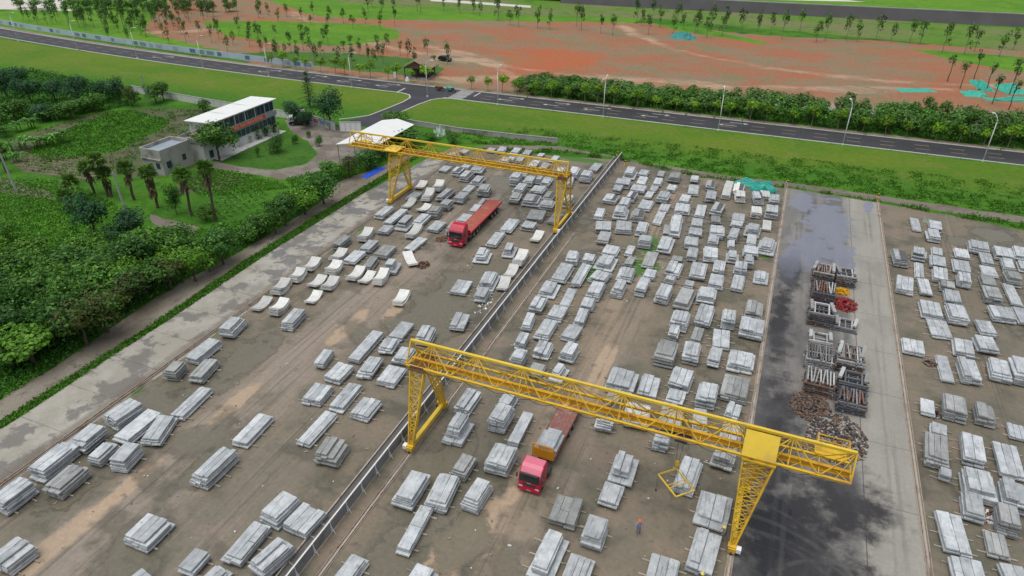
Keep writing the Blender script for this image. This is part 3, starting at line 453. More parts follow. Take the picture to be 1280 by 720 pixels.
def slab_stack(x,y,rz,L,W,H,flag,label,group,seed):
    rnd=random.Random(seed*7+3); fl=flag
    if fl=='' and rnd.random()<.13: fl='d'
    near=px_per_m(x,y)>6.6; lay=layers(L,W,H,flag,rnd)
    bear=[]
    for f in ((-.3,.3) if L<3.6 else (-.36,0,.36)): bear.append((rnd.uniform(-.1,.1),f*L+rnd.uniform(-.1,.1),W+rnd.uniform(.9,1.6)+(.6 if flag=='b' else 0)))
    if near:
        t=thing('slab_stack',label,'slab stack',(x,y,.012),R(rz),group)
        for (a,b,c,w_,l_,t_,dr) in lay: link('slab',rnd.choice(SLABS[fl]),t,(a,b,c-.04),dr,(w_,l_,t_*1.08))
        for (a,b,wd) in bear: link('bearer',ME_BEAR,t,(a,b,0),rnd.uniform(-.05,.05),(wd,.13,.13))
        return t
    m=MB()
    for (a,b,c,w_,l_,t_,dr) in lay: m.box((a,b,c+t_*.66),(w_,l_,t_*.62),dr); 
    m.box((0,0,H*.5-.02),(W*.9,L*.92,H-.2),0,3)  # dark inset box stands in for shade between the layers
    for (a,b,wd) in bear: m.box((a,b,.065),(wd,.13,.13),0,1)
    o=m.build('slab_stack',[SLABS[fl][0].materials[0],M_timber,M_slabd,M_gapshade_bed],None,(x,y,.012),R(rz),recalc=False)
    return tag(o,label,'slab stack',group)
def words_for(L,W,H,flag):
    h='tall' if H>1.0 else ('low' if H<.62 else 'mid-height'); s='long' if L>3.6 else ('short' if L<2.5 else 'wide' if W>2.0 else 'narrow' if W<1.35 else 'medium')
    mt='white' if flag=='w' else 'grey'; b=' stepped' if flag=='b' else ''
    return f'{h} {s}{b} {mt} slab stack'
def place(tab,nm,x0,dirn,laneW,ref,group,seed0):
    items=parse(tab); lanes={}
    for i,it in enumerate(items):
        k=max(0,int(((it[0]-x0)*dirn)/laneW)); lanes.setdefault(k,[]).append((it[1],i))
    for q,k in enumerate(sorted(lanes)):
        a=sorted(lanes[k]); n=len(a)
        for j,(y,i) in enumerate(a):
            it=items[i]
            if j<n/2: where=f'{ordn(j+1)} from near end'
            else: where=f'{ordn(n-j)} from far path'
            lb=f'{words_for(*it[3:7])}, {where}, {ordn(q+1)} lane {ref}'
            slab_stack(*it,lb,group,seed0+i)
place(LEFT,'left',-31.2,-1,3.9,'left of fence','slab stacks in the left bay',1000)
place(MID,'mid',-27.6,1,3.6,'right of fence','slab stacks in the middle bay',2000)
place(RIGHT,'right',19.5,1,3.7,'right of dark lane','slab stacks in the right bay',3000)
# curved segments, belly down, nested
def curved_mesh(seed):
    m=MB(); rnd=random.Random(seed); n=10; V=[]
    for i in range(n+1):
        s=i/n-.5; z=(2*s)**2*.42
        for xx in (-.5,.5):
            V.append((xx*(1-.05*rnd.random()),s,z)); V.append((xx,s*.985,z+.30))
    F=[]
    for i in range(n):
        a=4*i;b=a+4
        F+=[(a,b,b+2,a+2),(a+1,a+3,b+3,b+1),(a,a+1,b+1,b),(a+2,b+2,b+3,a+3)]
    F+=[(0,2,3,1),(4*n,4*n+1,4*n+3,4*n+2)]
    m.add(V,F); return m.mesh('curved_slab',M_slabw)
CURVE=[curved_mesh(i) for i in range(3)]
ci=sorted(parse(CURV),key=lambda a:a[1]); nearfence=[c for c in ci if c[0]>-40]; rest=[c for c in ci if c[0]<=-40]
for grp,ref in ((nearfence,'beside the panel fence'),(rest,'in the left bay')):
    for j,(x,y,rz,L,W,H,fl) in enumerate(grp):
        n=int(fl); rnd=random.Random(j*3+n); num={1:'single',2:'pair of',3:'pile of three'}[n]
        lb=f'{num} upturned curved white slab{"s" if n>1 else ""}, {ordn(j+1)} from the near end {ref}'
        t=thing('curved_slab_stack',lb,'curved slab stack',(x,y,.012),R(rz),'curved white slabs in the left bay')
        for k in range(n): link('curved_slab',CURVE[(j+k)%3],t,(rnd.uniform(-.06,.06),rnd.uniform(-.06,.12)*k,.31*k),rnd.uniform(-.03,.03),(W*1.06*(1-.03*k),L*1.05*(1-.07*k),1.0))
# ---------------------------------------------------------------- rails and panel fence
M_railp=simple('rail_worn',(.38,.34,.30),.55,.25,2,dirt=(.24,.18,.14))
def crane_rail(x,label,y0=22,y1=134,rm=None):
    t=thing('crane_rail',label,'rail',(x,0,0))
    m=MB(); m.box((0,(y0+y1)/2,.055),(.55,y1-y0,.08)); m.build('concrete_beam',M_railc if rm is None else M_gapshade_bed,t)
    for s in ((-.16,.16) if rm is None else (-.42,.3)):
        m=MB(); m.box((s,(y0+y1)/2,.165),(.07 if rm is None else .13,y1-y0,.14)); m.box((s,(y0+y1)/2,.11),(.14,y1-y0,.03)); m.build('rail',rm or M_rail,t)
crane_rail(-62.85,'rusty crane rail along the pale concrete apron',15,131)
crane_rail(-31.5,'pale double crane rail just left of the panel fence',15,138,M_railp)
crane_rail(-28.7,'brown rusty crane rail just right of the panel fence',20,100)
crane_rail(2.95,'crane rail between the middle bay and the dark concrete lane',15,135)
crane_rail(18.75,'crane rail between the dark lane and the right bay',15,135)
t=thing('panel_fence','long grey panel fence with white top rail between two crane rails','fence',(-30.35,0,0))
y=18; mp=MB(); mp.box((0,0,.72),(.04,2.42,1.15)); 
for k in range(8): mp.box((.025,-1.06+k*.3,.72),(.02,.05,1.1))
me_p=mp.mesh('panel',M_panel); mp=MB(); mp.box((0,0,.72),(.11,.11,1.44)); mp.box((.16,0,.35),(.3,.06,.05)); mp.bar((.05,0,.9),(.42,0,.05),.035); me_post=mp.mesh('post',M_galv)
k=0
while y<138:
    link('post',me_post,t,(0,y,0)); 
    o=link('panel',me_p,t,(0,y+1.25,0)); o.rotation_euler=(0,R(((k*37)%7-3)*.8),0); y+=2.5; k+=1
m=MB(); m.box((0,78,1.46),(.09,120,.05)); m.build('top_rail',M_whitep,t)
m=MB(); m.box((-.75,78,.62),(.06,120,.05)); m.box((-.75,78,.95),(.06,120,.05))
# ---------------------------------------------------------------- gantry cranes
def gantry(name,label,xl,xr,yc,x0,x1,sgn):
    """rails at xl,xr; girder from x0 to x1 centred on yc; the saddle roof plate stands over the leg on side sgn"""
    t=thing('gantry_crane',label,'gantry crane',((xl+xr)/2,yc,0))
    cx=(xl+xr)/2; zt,zb,hy=11.25,9.0,1.2
    L0,L1=x0-cx,x1-cx
    m=MB(); m.box(((L0+L1)/2,0,zt),(L1-L0,.26,.24)); m.build('top_chord',M_yel2,t)
    for s in (-1,1):
        m=MB(); m.box(((L0+L1)/2,s*hy,zb),(L1-L0,.14,.22)); m.box(((L0+L1)/2,s*hy,zb+.11),(L1-L0,.24,.03)); m.build('bottom_chord',M_yel,t)
    m=MB(); m.box(((L0+L1)/2,0,zb-.05),(L1-L0,.10,.5)); m.box(((L0+L1)/2,0,zb-.31),(L1-L0,.32,.05)); m.box(((L0+L1)/2,0,zb+.21),(L1-L0,.32,.05)); m.build('hoist_track',M_orange,t)
    n=max(6,round((L1-L0)/2.35)); p=(L1-L0)/n; m=MB(); xs=[L0+i*p for i in range(n+1)]
    for i in range(n+1):
        x=xs[i]
        for s in (-1,1):
            if i%2==0:   # apex nodes on the bottom chord
                for d in (-1,1):
                    if L0-.01<=x+d*p<=L1+.01: m.bar((x,s*hy,zb),(x+d*p,0,zt),.062)
            else:
                m.bar((x,s*hy,zb),(x,0,zt),.05); m.bar((x-p/2,s*hy,zb),(x-p/4,s*hy*.5,(zb+zt)/2),.036); (m.bar((x+p/2,s*hy,zb),(x+p/4,s*hy*.5,(zb+zt)/2),.036) if i<n else None)
                for d in ((-.5,.5) if i<n else (-.5,)): m.bar((x+d*p,s*hy,zb),(x,0,zt-.05),.036)
            if i%2==0: m.box((x,s*hy*.97,zb+.12),(.5,.05,.34))   # gusset
        m.bar((x,-hy,zb),(x,hy,zb),.05)
        if i<n: m.bar((x,-hy if i%2 else hy,zb),(x+p,hy if i%2 else -hy,zb),.04)
        if i<n:
            s=1; m.bar((x,s*hy*.5,(zb+zt)/2),(x+p,s*hy*.5,(zb+zt)/2),.03)
    for x in (L0,L1):
        for s in (-1,1): m.bar((x,s*hy,zb),(x,0,zt),.09)
        m.bar((x,-hy,zb),(x,hy,zb),.09)
    m.build('girder_web',M_yel,t)
    # legs: two lattice legs per rail, spread along the rail, wide at the head
    for x in (xl-cx,xr-cx):
        off=.55 if x>0 else .35
        for s in (-1,1):
            m=MB(); H=8.7; foot=(x,s*3.45,.95)
            wt=1.25 if (x>0)==(sgn>0) else .75
            cor=[]
            for (a,b) in ((-1,-1),(1,-1),(1,1),(-1,1)):
                cor.append((Vector((x+a*.22,s*3.45+b*.18,.95)),Vector((x+off*(1 if (x>0)==(sgn>0) else 0)+a*wt,s*1.05+b*.26,H))))
            for A,B in cor: m.bar(A,B,.085)
            N=9
            for k in range(N):
                f0=1-(1-k/N)**1.0; f1=(k+1)/N
                for q in range(4):
                    A0=cor[q][0].lerp(cor[q][1],f0);A1=cor[q][0].lerp(cor[q][1],f1);B0=cor[(q+1)%4][0].lerp(cor[(q+1)%4][1],f0);B1=cor[(q+1)%4][0].lerp(cor[(q+1)%4][1],f1)
                    m.bar(A1,B1,.038)
                    if q%2==0:
                        mid=(A0+A1+B0+B1)/4
                        m.bar(A0,B1,.036); m.bar(B0,A1,.036)
                    else: m.bar(A0 if k%2 else B0,B1 if k%2 else A1,.034)
            m.build('leg',M_yel,t)
            m=MB(); m.box((x,s*3.62,.62),(.62,.75,.5)); m.box((x,s*3.62,.92),(.74,.5,.18)); bo=m.build('wheel_bogie',M_yel,t)
            for d in (-.26,.26):
                m=MB(); m.cyl((x,s*3.62+d,.36),.2,.16,14,'x'); m.build('wheel',M_dark,bo)
            m=MB(); m.box((x+.55*(1 if x>0 else -1),s*3.7,.75),(.42,.5,.42)); m.cyl((x+.62*(1 if x>0 else -1),s*3.45,.5),.17,.5,10,'y',1); m.build('drive_motor',[M_whitep,simple('motor_green',(.03,.2,.13),.5)] if s<0 else [M_yel,M_dark],t)
        m=MB(); m.box((x,0,.78),(.42,6.7,.5)); m.build('end_beam',M_yel2,t)
        m=MB(); m.box((x+(.55*(1 if (x>0)==(sgn>0) else 0)),0,8.78),(2.7 if (x>0)==(sgn>0) else 1.7,2.9,.16)); m.build('saddle_beam',M_rust if (x>0)!=(sgn>0) else M_yel,t)
    # plated saddle roof over one leg
    x=(xr-cx) if sgn>0 else (xl-cx); x+=.45*sgn; m=MB()
    if sgn<0: m.box((x,-.25,9.32),(2.7,3.2,.1))
    for s in ((-1,1) if sgn>0 else ()):
        m.add([(x-1.35,s*1.36,9.15),(x+1.35,s*1.36,9.15),(x+1.35,s*.2,11.05),(x-1.35,s*.2,11.05),(x-1.35,s*1.28,9.12),(x+1.35,s*1.28,9.12),(x+1.35,s*.12,11.0),(x-1.35,s*.12,11.0)],[(0,1,2,3),(4,5,6,7),(0,1,5,4),(1,2,6,5),(2,3,7,6),(3,0,4,7)])
    m.build('saddle_plate',M_yel2,t)
    x=(xl-cx) if sgn>0 else (xr-cx); m=MB()
    for s in (-1,1): m.box((x,s*1.3,8.95),(1.5,.05,.5)); 
    m.build('joint_plate',M_rust,t)
    # maintenance platform with handrail at the cantilever end
    xe=L1-2.7 if sgn>0 else L0+.3; m=MB(); m.box((xe+1.2,hy+.75,zb+.02),(2.5,1.1,.06))
    for q in (0,1.2,2.4):
        m.bar((xe+q,hy+1.28,zb),(xe+q,hy+1.28,zb+1.25),.05); m.bar((xe+q,hy,zb-.05),(xe+q,hy+1.3,zb-.05),.05)
    for zz in (.65,1.25):
        m.bar((xe,hy+1.28,zb+zz),(xe+2.4,hy+1.28,zb+zz),.055)
        for q in (0,2.4): m.bar((xe+q,hy+.2,zb+zz),(xe+q,hy+1.28,zb+zz),.05)
    m.build('maintenance_platform',M_yel,t)
    # cable festoon along the track
    m=MB(); x=L0+2
    while x<L1-3:
        P=[(x+2.2*k/6,-hy-.1,zb-.05-.35*math.sin(math.pi*k/6)) for k in range(7)]; m.path(P,.025,5); x+=2.2
    m.build('cable_festoon',M_dark,t)
    return t
GF=gantry('f','yellow lattice gantry crane nearest the camera over the front red truck','',0,0,0,0,0) if False else gantry('f','yellow lattice gantry crane straddling the middle bay, overhanging the dark lane',-28.7,2.95,48.0,-29.9,10.45,1)
GR=gantry('r','yellow lattice gantry crane straddling the left bay, overhanging the apron',-62.85,-31.5,101.9,-72.2,-30.9,-1)
# slight skews as in the yard
GF.rotation_euler=(0,0,R(-.6)); GR.rotation_euler=(0,0,R(-.4))
# hoist trolley on the front crane with the spreader frame hung below it
hx=-3.0
t=thing('hoist_trolley','dark electric hoist with slack lines under the front girder','hoist',(hx,48.05,0))
m=MB(); m.box((0,0,8.15),(1.7,.55,.55)); m.cyl((0,0,7.75),.32,1.1,14,'x'); m.build('body',M_dark,t)
m=MB(); m.cyl((-.95,0,8.15),.3,.5,12,'x'); m.build('motor',simple('hoist_green',(.03,.16,.06),.5),t)
m=MB(); m.box((0,0,4.9),(.35,.2,.5)); m.path([(0,0,4.7),(.12,0,4.5),(0,0,4.35),(-.1,0,4.45)],.05,6); m.build('hook_block',M_yel,t)
m=MB()
for s in (-.12,.12): m.bar((s*2,0,7.6),(s,0,5.1),.02,5)
m.build('hoist_rope',M_dark,t)
t=thing('spreader_frame','yellow rectangular lifting frame hung over a slab stack','lifting frame',(-2.8,48.0,2.6),R(-46))
m=MB(); a,b=1.45,1.0
for (p,q) in (((-a,-b),(a,-b)),((a,-b),(a,b)),((a,b),(-a,b)),((-a,b),(-a,-b))): m.bar((p[0],p[1],0),(q[0],q[1],0),.085)
m.bar((.35,-b,0),(.35,b,0),.05); m.bar((-.0,-b,0),(0,b,0),.04); m.build('frame',M_yel2,t)
for (x_,y_) in ((-a,-b),(a,-b),(a,b),(-a,b)):
    m=MB(); m.bar((x_,y_,.05),(0,0,1.85),.016,5); m.build('sling',M_dark,t)
m=MB(); m.bar((-a,-b,-.05),(-a,-b,-1.9),.014,5); m.box((-a,-b,-2.0),(.16,.1,.25)); m.build('hook_chain',M_dark,t)
# ---------------------------------------------------------------- trucks
M_red_p=simple('cab_red',(.46,.008,.04),.3,.1,1.5)
M_pink=simple('cab_faded_red',(.66,.17,.24),.42,.12,1.5)
M_glass=simple('dark_glass',(.02,.026,.03),.08,.1)
M_tyre=simple('tyre_rubber',(.022,.022,.022),.8,.2)
M_deck=simple('deck_faded_red',(.36,.085,.06),.7,.25,.7,dirt=(.38,.20,.14))
M_deck2=simple('deck_brown_red',(.27,.095,.075),.75,.3,1.6,dirt=(.42,.33,.28))
M_chrome=simple('bright_metal',(.6,.6,.6),.3,.1,metal=.7)
M_lamp=simple('lamp_glass',(.6,.58,.52),.15,.1)
M_truckor=simple('headboard_orange',(.56,.245,.015),.5,.15,1.5)
def wheel_parts(t,x,y,r=.52,w=.3):
    g=thing('wheel',None,None,(x,y,r)); g.parent=t
    m=MB(); m.cyl((0,0,0),r,w,18,'x'); m.build('tyre',M_tyre,g)
    m=MB(); m.cyl((0.02*(1 if x>0 else -1),0,0),r*.55,w+.03,12,'x'); m.build('rim',M_steel,g)
def truck(label,x,y,rz,top,body,deckm,length,headm,trail,sc=1.0):
    t=thing('flatbed_truck',label,'truck',(x,y,.012),R(rz)); t.scale=(sc,sc,sc)
    m=MB()
    hh=0.0 if trail else -.35; prof=[(0.02,.55),(0,1.0),(.02,1.65),(.16,2.45),(.26,2.75),(.75,3.25),(1.15,3.48),(2.15,3.5),(2.25,3.3),(2.25,.95),(1.9,.95),(1.75,.62),(.5,.55)]
    prof=[(a,b+(hh if b>2.7 else 0)) for a,b in prof]; m.extr(prof,-1.22,1.22); cab=m.build('cab',body,t)
    mod=cab.modifiers.new('b','BEVEL'); mod.width=.07; mod.segments=2; mod.limit_method='ANGLE'
    m=MB(); m.extr([(a,b+hh) for a,b in [(.33,2.85),(.77,3.30),(1.17,3.53),(2.13,3.55),(2.13,3.50),(1.15,3.47),(.75,3.23),(.3,2.8)]],-1.1,1.1); m.build('roof_deflector',top,cab)
    m=MB(); m.add([(-1.12,-.012,1.62),(1.12,-.012,1.62),(1.08,.155,2.62),(-1.08,.155,2.62),(-1.12,.05,1.62),(1.12,.05,1.62),(1.08,.22,2.62),(-1.08,.22,2.62)],[(0,1,2,3),(0,1,5,4),(2,3,7,6),(1,2,6,5),(0,3,7,4)]); m.build('windscreen',M_glass,cab)
    for s in (-1,1):
        m=MB(); m.add([(s*1.228,.28,1.75),(s*1.228,1.25,1.75),(s*1.228,1.2,2.45),(s*1.228,.42,2.45),(s*1.18,.28,1.75),(s*1.18,1.25,1.75),(s*1.18,1.2,2.45),(s*1.18,.42,2.45)],[(0,1,2,3),(0,1,5,4),(2,3,7,6),(1,2,6,5),(0,3,7,4)]); m.build('side_window',M_glass,cab)
        m=MB(); m.box((s*1.42,.1,2.15),(.16,.12,.55)); m.bar((s*1.2,.2,2.5),(s*1.42,.1,2.42),.025); m.build('mirror',M_dark,cab)
        m=MB(); m.box((s*.92,-.01,.86),(.42,.08,.2)); m.build('headlight',M_lamp,cab)
        m=MB(); m.box((s*1.235,1.35,1.35),(.02,.1,.05)); m.box((s*1.232,.75,1.2),(.012,.9,1.05)); m.build('door',body,cab)
    m=MB(); m.box((0,-.03,.62),(2.44,.16,.42)); m.build('bumper',body,cab)
    m=MB(); m.box((0,-.01,1.22),(1.5,.05,.34)); 
    for k in range(3): m.box((0,-.03,1.1+.12*k),(1.3,.03,.03))
    m.build('grille',M_dark,cab)
    m=MB(); m.box((0,-.03,1.5),(.42,.03,.1)); m.build('badge',M_chrome,cab)
    m=MB(); m.box((0,-.115,.58),(.5,.02,.15)); m.build('number_plate',M_ypaint,cab)
    m=MB(); m.box((0,.02,2.72),(1.9,.25,.05)); m.build('sun_visor',M_dark,cab)
    m=MB()
    for s in (-.45,.45): m.box((s,3.6,.9),(.16,6.0,.28))
    m.box((0,2.7,1.0),(1.9,.5,.5)); m.cyl((1.02,3.1,.75),.32,1.1,12,'y'); m.box((-1.0,3.1,.75),(.5,1.2,.6)); m.build('chassis',M_dark,t)
    for y_ in ([1.35,4.6,5.9] if trail else [1.35,length-4.6,length-3.2]): 
        for s in (-1,1): wheel_parts(t,s*1.02,y_)
    d0=3.0 if trail else 4.1
    m=MB(); m.box((0,(d0+length)/2,1.42),(2.5,length-d0,.14)); dk=m.build('deck',deckm,t)
    m=MB()
    for s in (-1,1): m.box((s*1.235,(d0+length)/2,1.36),(.08,length-d0+.02,.3))
    m.box((0,length,1.33),(2.5,.1,.32)); m.build('side_rail',M_red_p if trail else M_rust,t)
    m=MB()
    for k in range(int((length-d0)/.9)): m.box((0,d0+.5+k*.9,1.492),(2.36,.05,.012))
    m.build('deck_seam',M_rust,dk)
    m=MB()
    for s in (-.5,.5): m.box((s,(d0+length)/2,1.05),(.18,length-d0-.4,.55))
    m.build('trailer_beam',M_dark,t)
    if trail:
        for y_ in (length-4.6,length-3.3,length-2.0):
            for s in (-1,1): wheel_parts(t,s*1.05,y_,.5,.34)
        m=MB()
        for s in (-1,1): m.box((s*1.0,7.2,.75),(.1,.12,1.0))
        m.build('landing_leg',M_steel,t)
    m=MB()
    if headm:
        m.box((0,d0+.02,2.05),(2.5,.12,1.25)); m.box((0,d0+.02,3.1),(2.5,.12,.14)); 
        for s in (-1.17,-.4,.4,1.17): m.box((s,d0+.02,2.85),(.1,.1,.5))
        m.build('headboard',headm,t)
    else:
        m.box((0,d0+.02,1.7),(2.46,.08,.45)); m.build('headboard',body,t)
    for s in (-1,1):
        m=MB(); m.box((s*.95,length+.06,1.15),(.4,.04,.14)); m.build('tail_light',M_red_p,t)
    return t
truck('crimson semi-trailer truck with empty red flatbed, below the rear gantry',-44.55,87.4,.8,M_red_p,M_red_p,M_deck,16.8,None,True)
truck('pinkish-red truck with orange headboard and slabs aboard, under the front gantry',-15.7,43.9,-1.0,M_pink,M_red_p,M_deck2,14.6,M_truckor,False,.9)
# load on the front truck
rnd=random.Random(4); t=thing('slab_stack','small slab load on the flatbed of the front truck','slab stack',(-15.7,49.9,1.37),R(-1))
for k,(w_,l_,ox) in enumerate(((2.3,2.6,0),(1.5,2.9,.1),(1.45,2.7,.1))): link('slab',SLABS[''][k],t,(ox,0,.02+k*.2),0,(w_,l_,.22))
dk=[o for o in bpy.data.objects if o.name.startswith('flatbed_truck') and abs(o.location.x+15.7)<.1][0]; dk=[c for c in dk.children if c.name.startswith('deck')][0]
m=MB(); rnd=random.Random(8)
for i in range(5):
    for j in range(7):
        y=7.0+j*1.0+rnd.uniform(-.15,.15); xx=-1.0+i*.5+rnd.uniform(-.06,.06); m.prism([(xx+.15*math.cos(a)*rnd.uniform(.7,1.3),y+.3*math.sin(a)*rnd.uniform(.7,1.2)) for a in [k*6.283/8 for k in range(8)]],1.49,1.506)
m.build('worn_patch',simple('patch_grey',(.20,.15,.14),.8,.3,3),dk)
# deck patches on the front truck: bare blocks lying between the seams
# ---------------------------------------------------------------- car and other vehicles
def car(name,label,cat,x,y,rz,mat,L=4.6,W=1.85,H=1.68,z=.012):
    t=thing(name,label,cat,(x,y,z),R(rz)); m=MB()
    m.extr([(0,.45),(.02,.75),(.25,.95),(1.1,1.05),(1.75,H-.05),(2.4,H),(3.9,H-.05),(4.45,1.1),(4.6,.95),(4.6,.45),(4.2,.3),(.4,.3)],-W/2,W/2); b=m.build('body',mat,t)
    mo=b.modifiers.new('b','BEVEL'); mo.width=.08; mo.segments=2
    m=MB(); m.extr([(1.2,1.1),(1.8,H-.1),(3.85,H-.1),(4.3,1.12)],-W/2-.01,W/2+.01); m.build('window',M_glass,t)
    m=MB(); m.add([(-.78,1.12,1.10),(.78,1.12,1.10),(.7,1.72,H-.08),(-.7,1.72,H-.08)],[(0,1,2,3)]); m.build('windscreen',M_glass,t)
    for s in (-1,1):
        for y_ in (.9,3.65): wheel_parts(t,s*(W/2-.1),y_,.36,.24)
        m=MB(); m.box((s*.65,.05,.78),(.35,.12,.14)); m.build('headlight',M_lamp,t)
    return t
M_black=simple('car_black',(.012,.012,.014),.2,.1)
car('parked_car','black off-roader parked beside the office lawn','car',-109.4,130.3,-62,M_black)
t=car('parked_van','white van parked between office and trees','van',-112.2,133.4,-60,M_whitep,4.6,1.95,2.3)
car('parked_car','dark car parked beside the red earth behind the tiled pavilion','car',-104.0,206.0,80,M_black)
def trike(label,x,y,rz,mat):
    t=thing('cargo_tricycle',label,'tricycle',(x,y,.03),R(rz))
    m=MB(); m.box((0,1.9,.75),(1.2,1.7,.5)); m.box((0,1.9,1.02),(1.3,1.8,.05)); m.build('cargo_box',mat,t)
    m=MB(); m.box((0,.7,.7),(.4,.9,.3)); m.box((0,.75,.92),(.35,.6,.12)); m.bar((0,.35,.7),(0,.1,1.15),.04); m.bar((-.4,.15,1.12),(.4,.15,1.12),.03); m.build('frame',M_dark,t)
    for (x_,y_) in ((0,0),(-.62,2.1),(.62,2.1)): wheel_parts(t,x_,y_,.32,.14)
trike('teal cargo tricycle standing by the zebra crossing',-86.2,172.4,70,simple('teal_paint',(.06,.33,.30),.5))
trike('dark red cargo tricycle standing in the road junction',-89.5,172.3,75,simple('maroon_paint',(.16,.04,.03),.5))
# ---------------------------------------------------------------- formwork piles and scrap on the lane
M_fw=simple('form_steel',(.17,.17,.175),.55,.35,1.5,dirt=(.13,.075,.045),rnd=.45)
M_fwr=simple('form_rust',(.15,.085,.06),.75,.35,2,dirt=(.28,.25,.22),rnd=.35)
M_fww=simple('form_pale',(.36,.37,.37),.6,.25,2,dirt=(.2,.17,.14),rnd=.4)
M_fwb=simple('form_blue',(.075,.10,.135),.55,.3,2,dirt=(.13,.09,.06),rnd=.4)
ME={k:unitbox('steel_beam',mm) for k,mm in (('g',M_fw),('r',M_fwr),('w',M_fww),('b',M_fwb))}
def pile(label,x,y,rz,W,L,n,pal,frame,seed,cross=None):
    n=n+3 if n>3 else n; L*=1.14
    rnd=random.Random(seed); t=thing('formwork_pile',label,'formwork pile',(x,y,.016),R(rz),'steel formwork piles on the dark lane'); z=0
    for i in range(n):
        al=i%2==0; k=rnd.randint(4,6) if i<n-1 else 3
        for j in range(k):
            o=(j/(k-1)-.5); c=rnd.choice(pal)
            if al: link('steel_beam',ME[c],t,(rnd.uniform(-.1,.1),o*L*.92,z),rnd.uniform(-.05,.05),(W*rnd.uniform(.9,1.08),.16,.17))
            else: link('steel_beam',ME[c],t,(o*W*.92,rnd.uniform(-.1,.1),z),rnd.uniform(-.05,.05),(.16,L*rnd.uniform(.9,1.05),.15))
        z+=.16
    if frame:
        c=frame
        for s in (-1,1):
            link('steel_beam',ME[c],t,(0,s*L*.4,z),0,(W,.2,.22)); link('steel_beam',ME[c],t,(s*W*.28,0,z+.02),0,(.18,L*.8,.18))
            link('steel_beam',ME['w'],t,(s*W*.42,L*.1,z+.2),rnd.uniform(-.2,.2),(.4,L*.7,.3))
    if cross:
        for k in range(9): link('steel_beam',ME[rnd.choice(cross)],t,((k/8-.5)*W*.85,rnd.uniform(-.1,.1),z),rnd.uniform(-.12,.12),(.15,L*rnd.uniform(.7,.95),.2))
    return t
pile('rusty formwork pile with pink-brown panels, farthest left in the lane',9.6,98.8,-2,2.9,3.2,7,'grr','w',1,'rrw')
pile('dark grey formwork pile with open pale frame, farthest right in the lane',12.6,98.8,2,2.7,2.8,7,'gg','w',2)
pile('formwork pile covered in pale scattered pieces, left of the yellow fittings',9.7,93.6,0,3.1,3.4,6,'grb',None,3,'wwr')
pile('tall dark formwork pile topped by a blue panel and pale ends',9.4,86.6,0,3.1,3.0,8,'grgb','w',4)
pile('low empty pale rectangular frame, right of the blue topped pile',12.6,86.4,-3,2.7,2.6,2,'gb','w',5)
pile('lone pale rectangular frame lying on dirty concrete, left of the lane',9.6,82.0,2,2.8,2.2,1,'w','w',6)
pile('long grey formwork beams lying flat, left of the wood littered pile',9.4,76.6,-2,3.0,3.2,6,'gw',None,7,'gg')
pile('formwork pile littered with brown wood blocks on top',12.8,77.4,-2,3.0,3.4,8,'grw','g',8,'rrw')
pile('formwork pile with dark gaps and white upright bars on top',9.5,71.4,-2,3.2,2.9,7,'grr',None,9,'www')
pile('grey square frame pile beside the white bar pile',13.0,72.6,-2,3.1,2.6,6,'gb','g',10)
pile('stepped formwork beams with blue edge above the scrap heap',12.9,69.2,-2,3.0,2.6,6,'grb',None,11,'gr')
def heap(name,label,cat,x,y,rx,ry,h,n,mats,size,seed,kind='stuff',part=None):
    rnd=random.Random(seed); m=MB()
    for i in range(n):
        a=rnd.random()*6.283; r=math.sqrt(rnd.random()); px,py=r*math.cos(a),r*math.sin(a)
        bz=h*(1-r*r)*rnd.uniform(.2,1)*(.6+.4*mnoise.noise((px*3,py*3,seed)))
        a_=Vector((px*rx,py*ry,max(.06,bz))); d=Vector((rnd.uniform(-1,1),rnd.uniform(-1,1),rnd.uniform(-.35,.35))).normalized()*rnd.uniform(*size)
        m.bar(a_-d/2,a_+d/2,rnd.uniform(.06,.15),4,rnd.randrange(len(mats)))
    o=m.build(name,mats,None,(x,y,.02)); return tag(o,label,cat,None,kind)
M_w1=simple('scrap_wood_a',(.165,.11,.08),.85,.35,3); M_w2=simple('scrap_wood_b',(.12,.08,.058),.85,.35,3); M_w3=simple('scrap_wood_c',(.30,.235,.185),.85,.3,3); M_redp=simple('fitting_red',(.24,.012,.025),.5,.25,2); M_yelp=simple('fitting_yellow',(.62,.33,.01),.5,.2,2)
heap('wood_scrap','brown heap of broken wood blocks spilling across the dark lane','scrap heap',11.5,63.2,2.9,4.0,.55,900,[M_w1,M_w2,M_w2,M_w3,M_dark,M_dark,M_slabd],(.18,.6),1)
heap('wood_scrap','smaller brown wood heap against the white bar pile','scrap heap',8.8,67.6,2.1,2.6,.7,480,[M_w1,M_w2,M_w2,M_dark],(.18,.6),2)
heap('wood_scrap','grey stones and wood ends at the near edge of the heap','scrap heap',9.2,61.0,1.4,1.5,.5,70,[M_w3,M_w2],(.3,.6),12)
heap('steel_fittings','crimson pile of steel fittings beside the yellow ones','fittings pile',12.6,92.3,1.5,1.9,.95,230,[M_redp,M_redp,M_rust],(.3,1.0),3)
heap('steel_fittings','small yellow pile of steel fittings on the dark lane','fittings pile',12.2,95.9,1.1,.9,.8,110,[M_yelp],(.2,.6),4)
heap('steel_fittings','dark scrap steel pile right of the lane rail','fittings pile',21.3,71.4,.9,.8,.7,60,[M_dark,M_rust,M_steel],(.3,.9),5)
heap('steel_fittings','mixed steel clamps heaped between two right bay stacks','fittings pile',24.0,57.3,.9,.9,.7,80,[M_steel,M_rust,M_galv],(.3,.8),6)
heap('steel_fittings','dark scrap beside the curved slab near the open ground','fittings pile',-46.6,80.2,.9,1.1,.7,70,[M_dark,M_rust],(.3,.8),7)
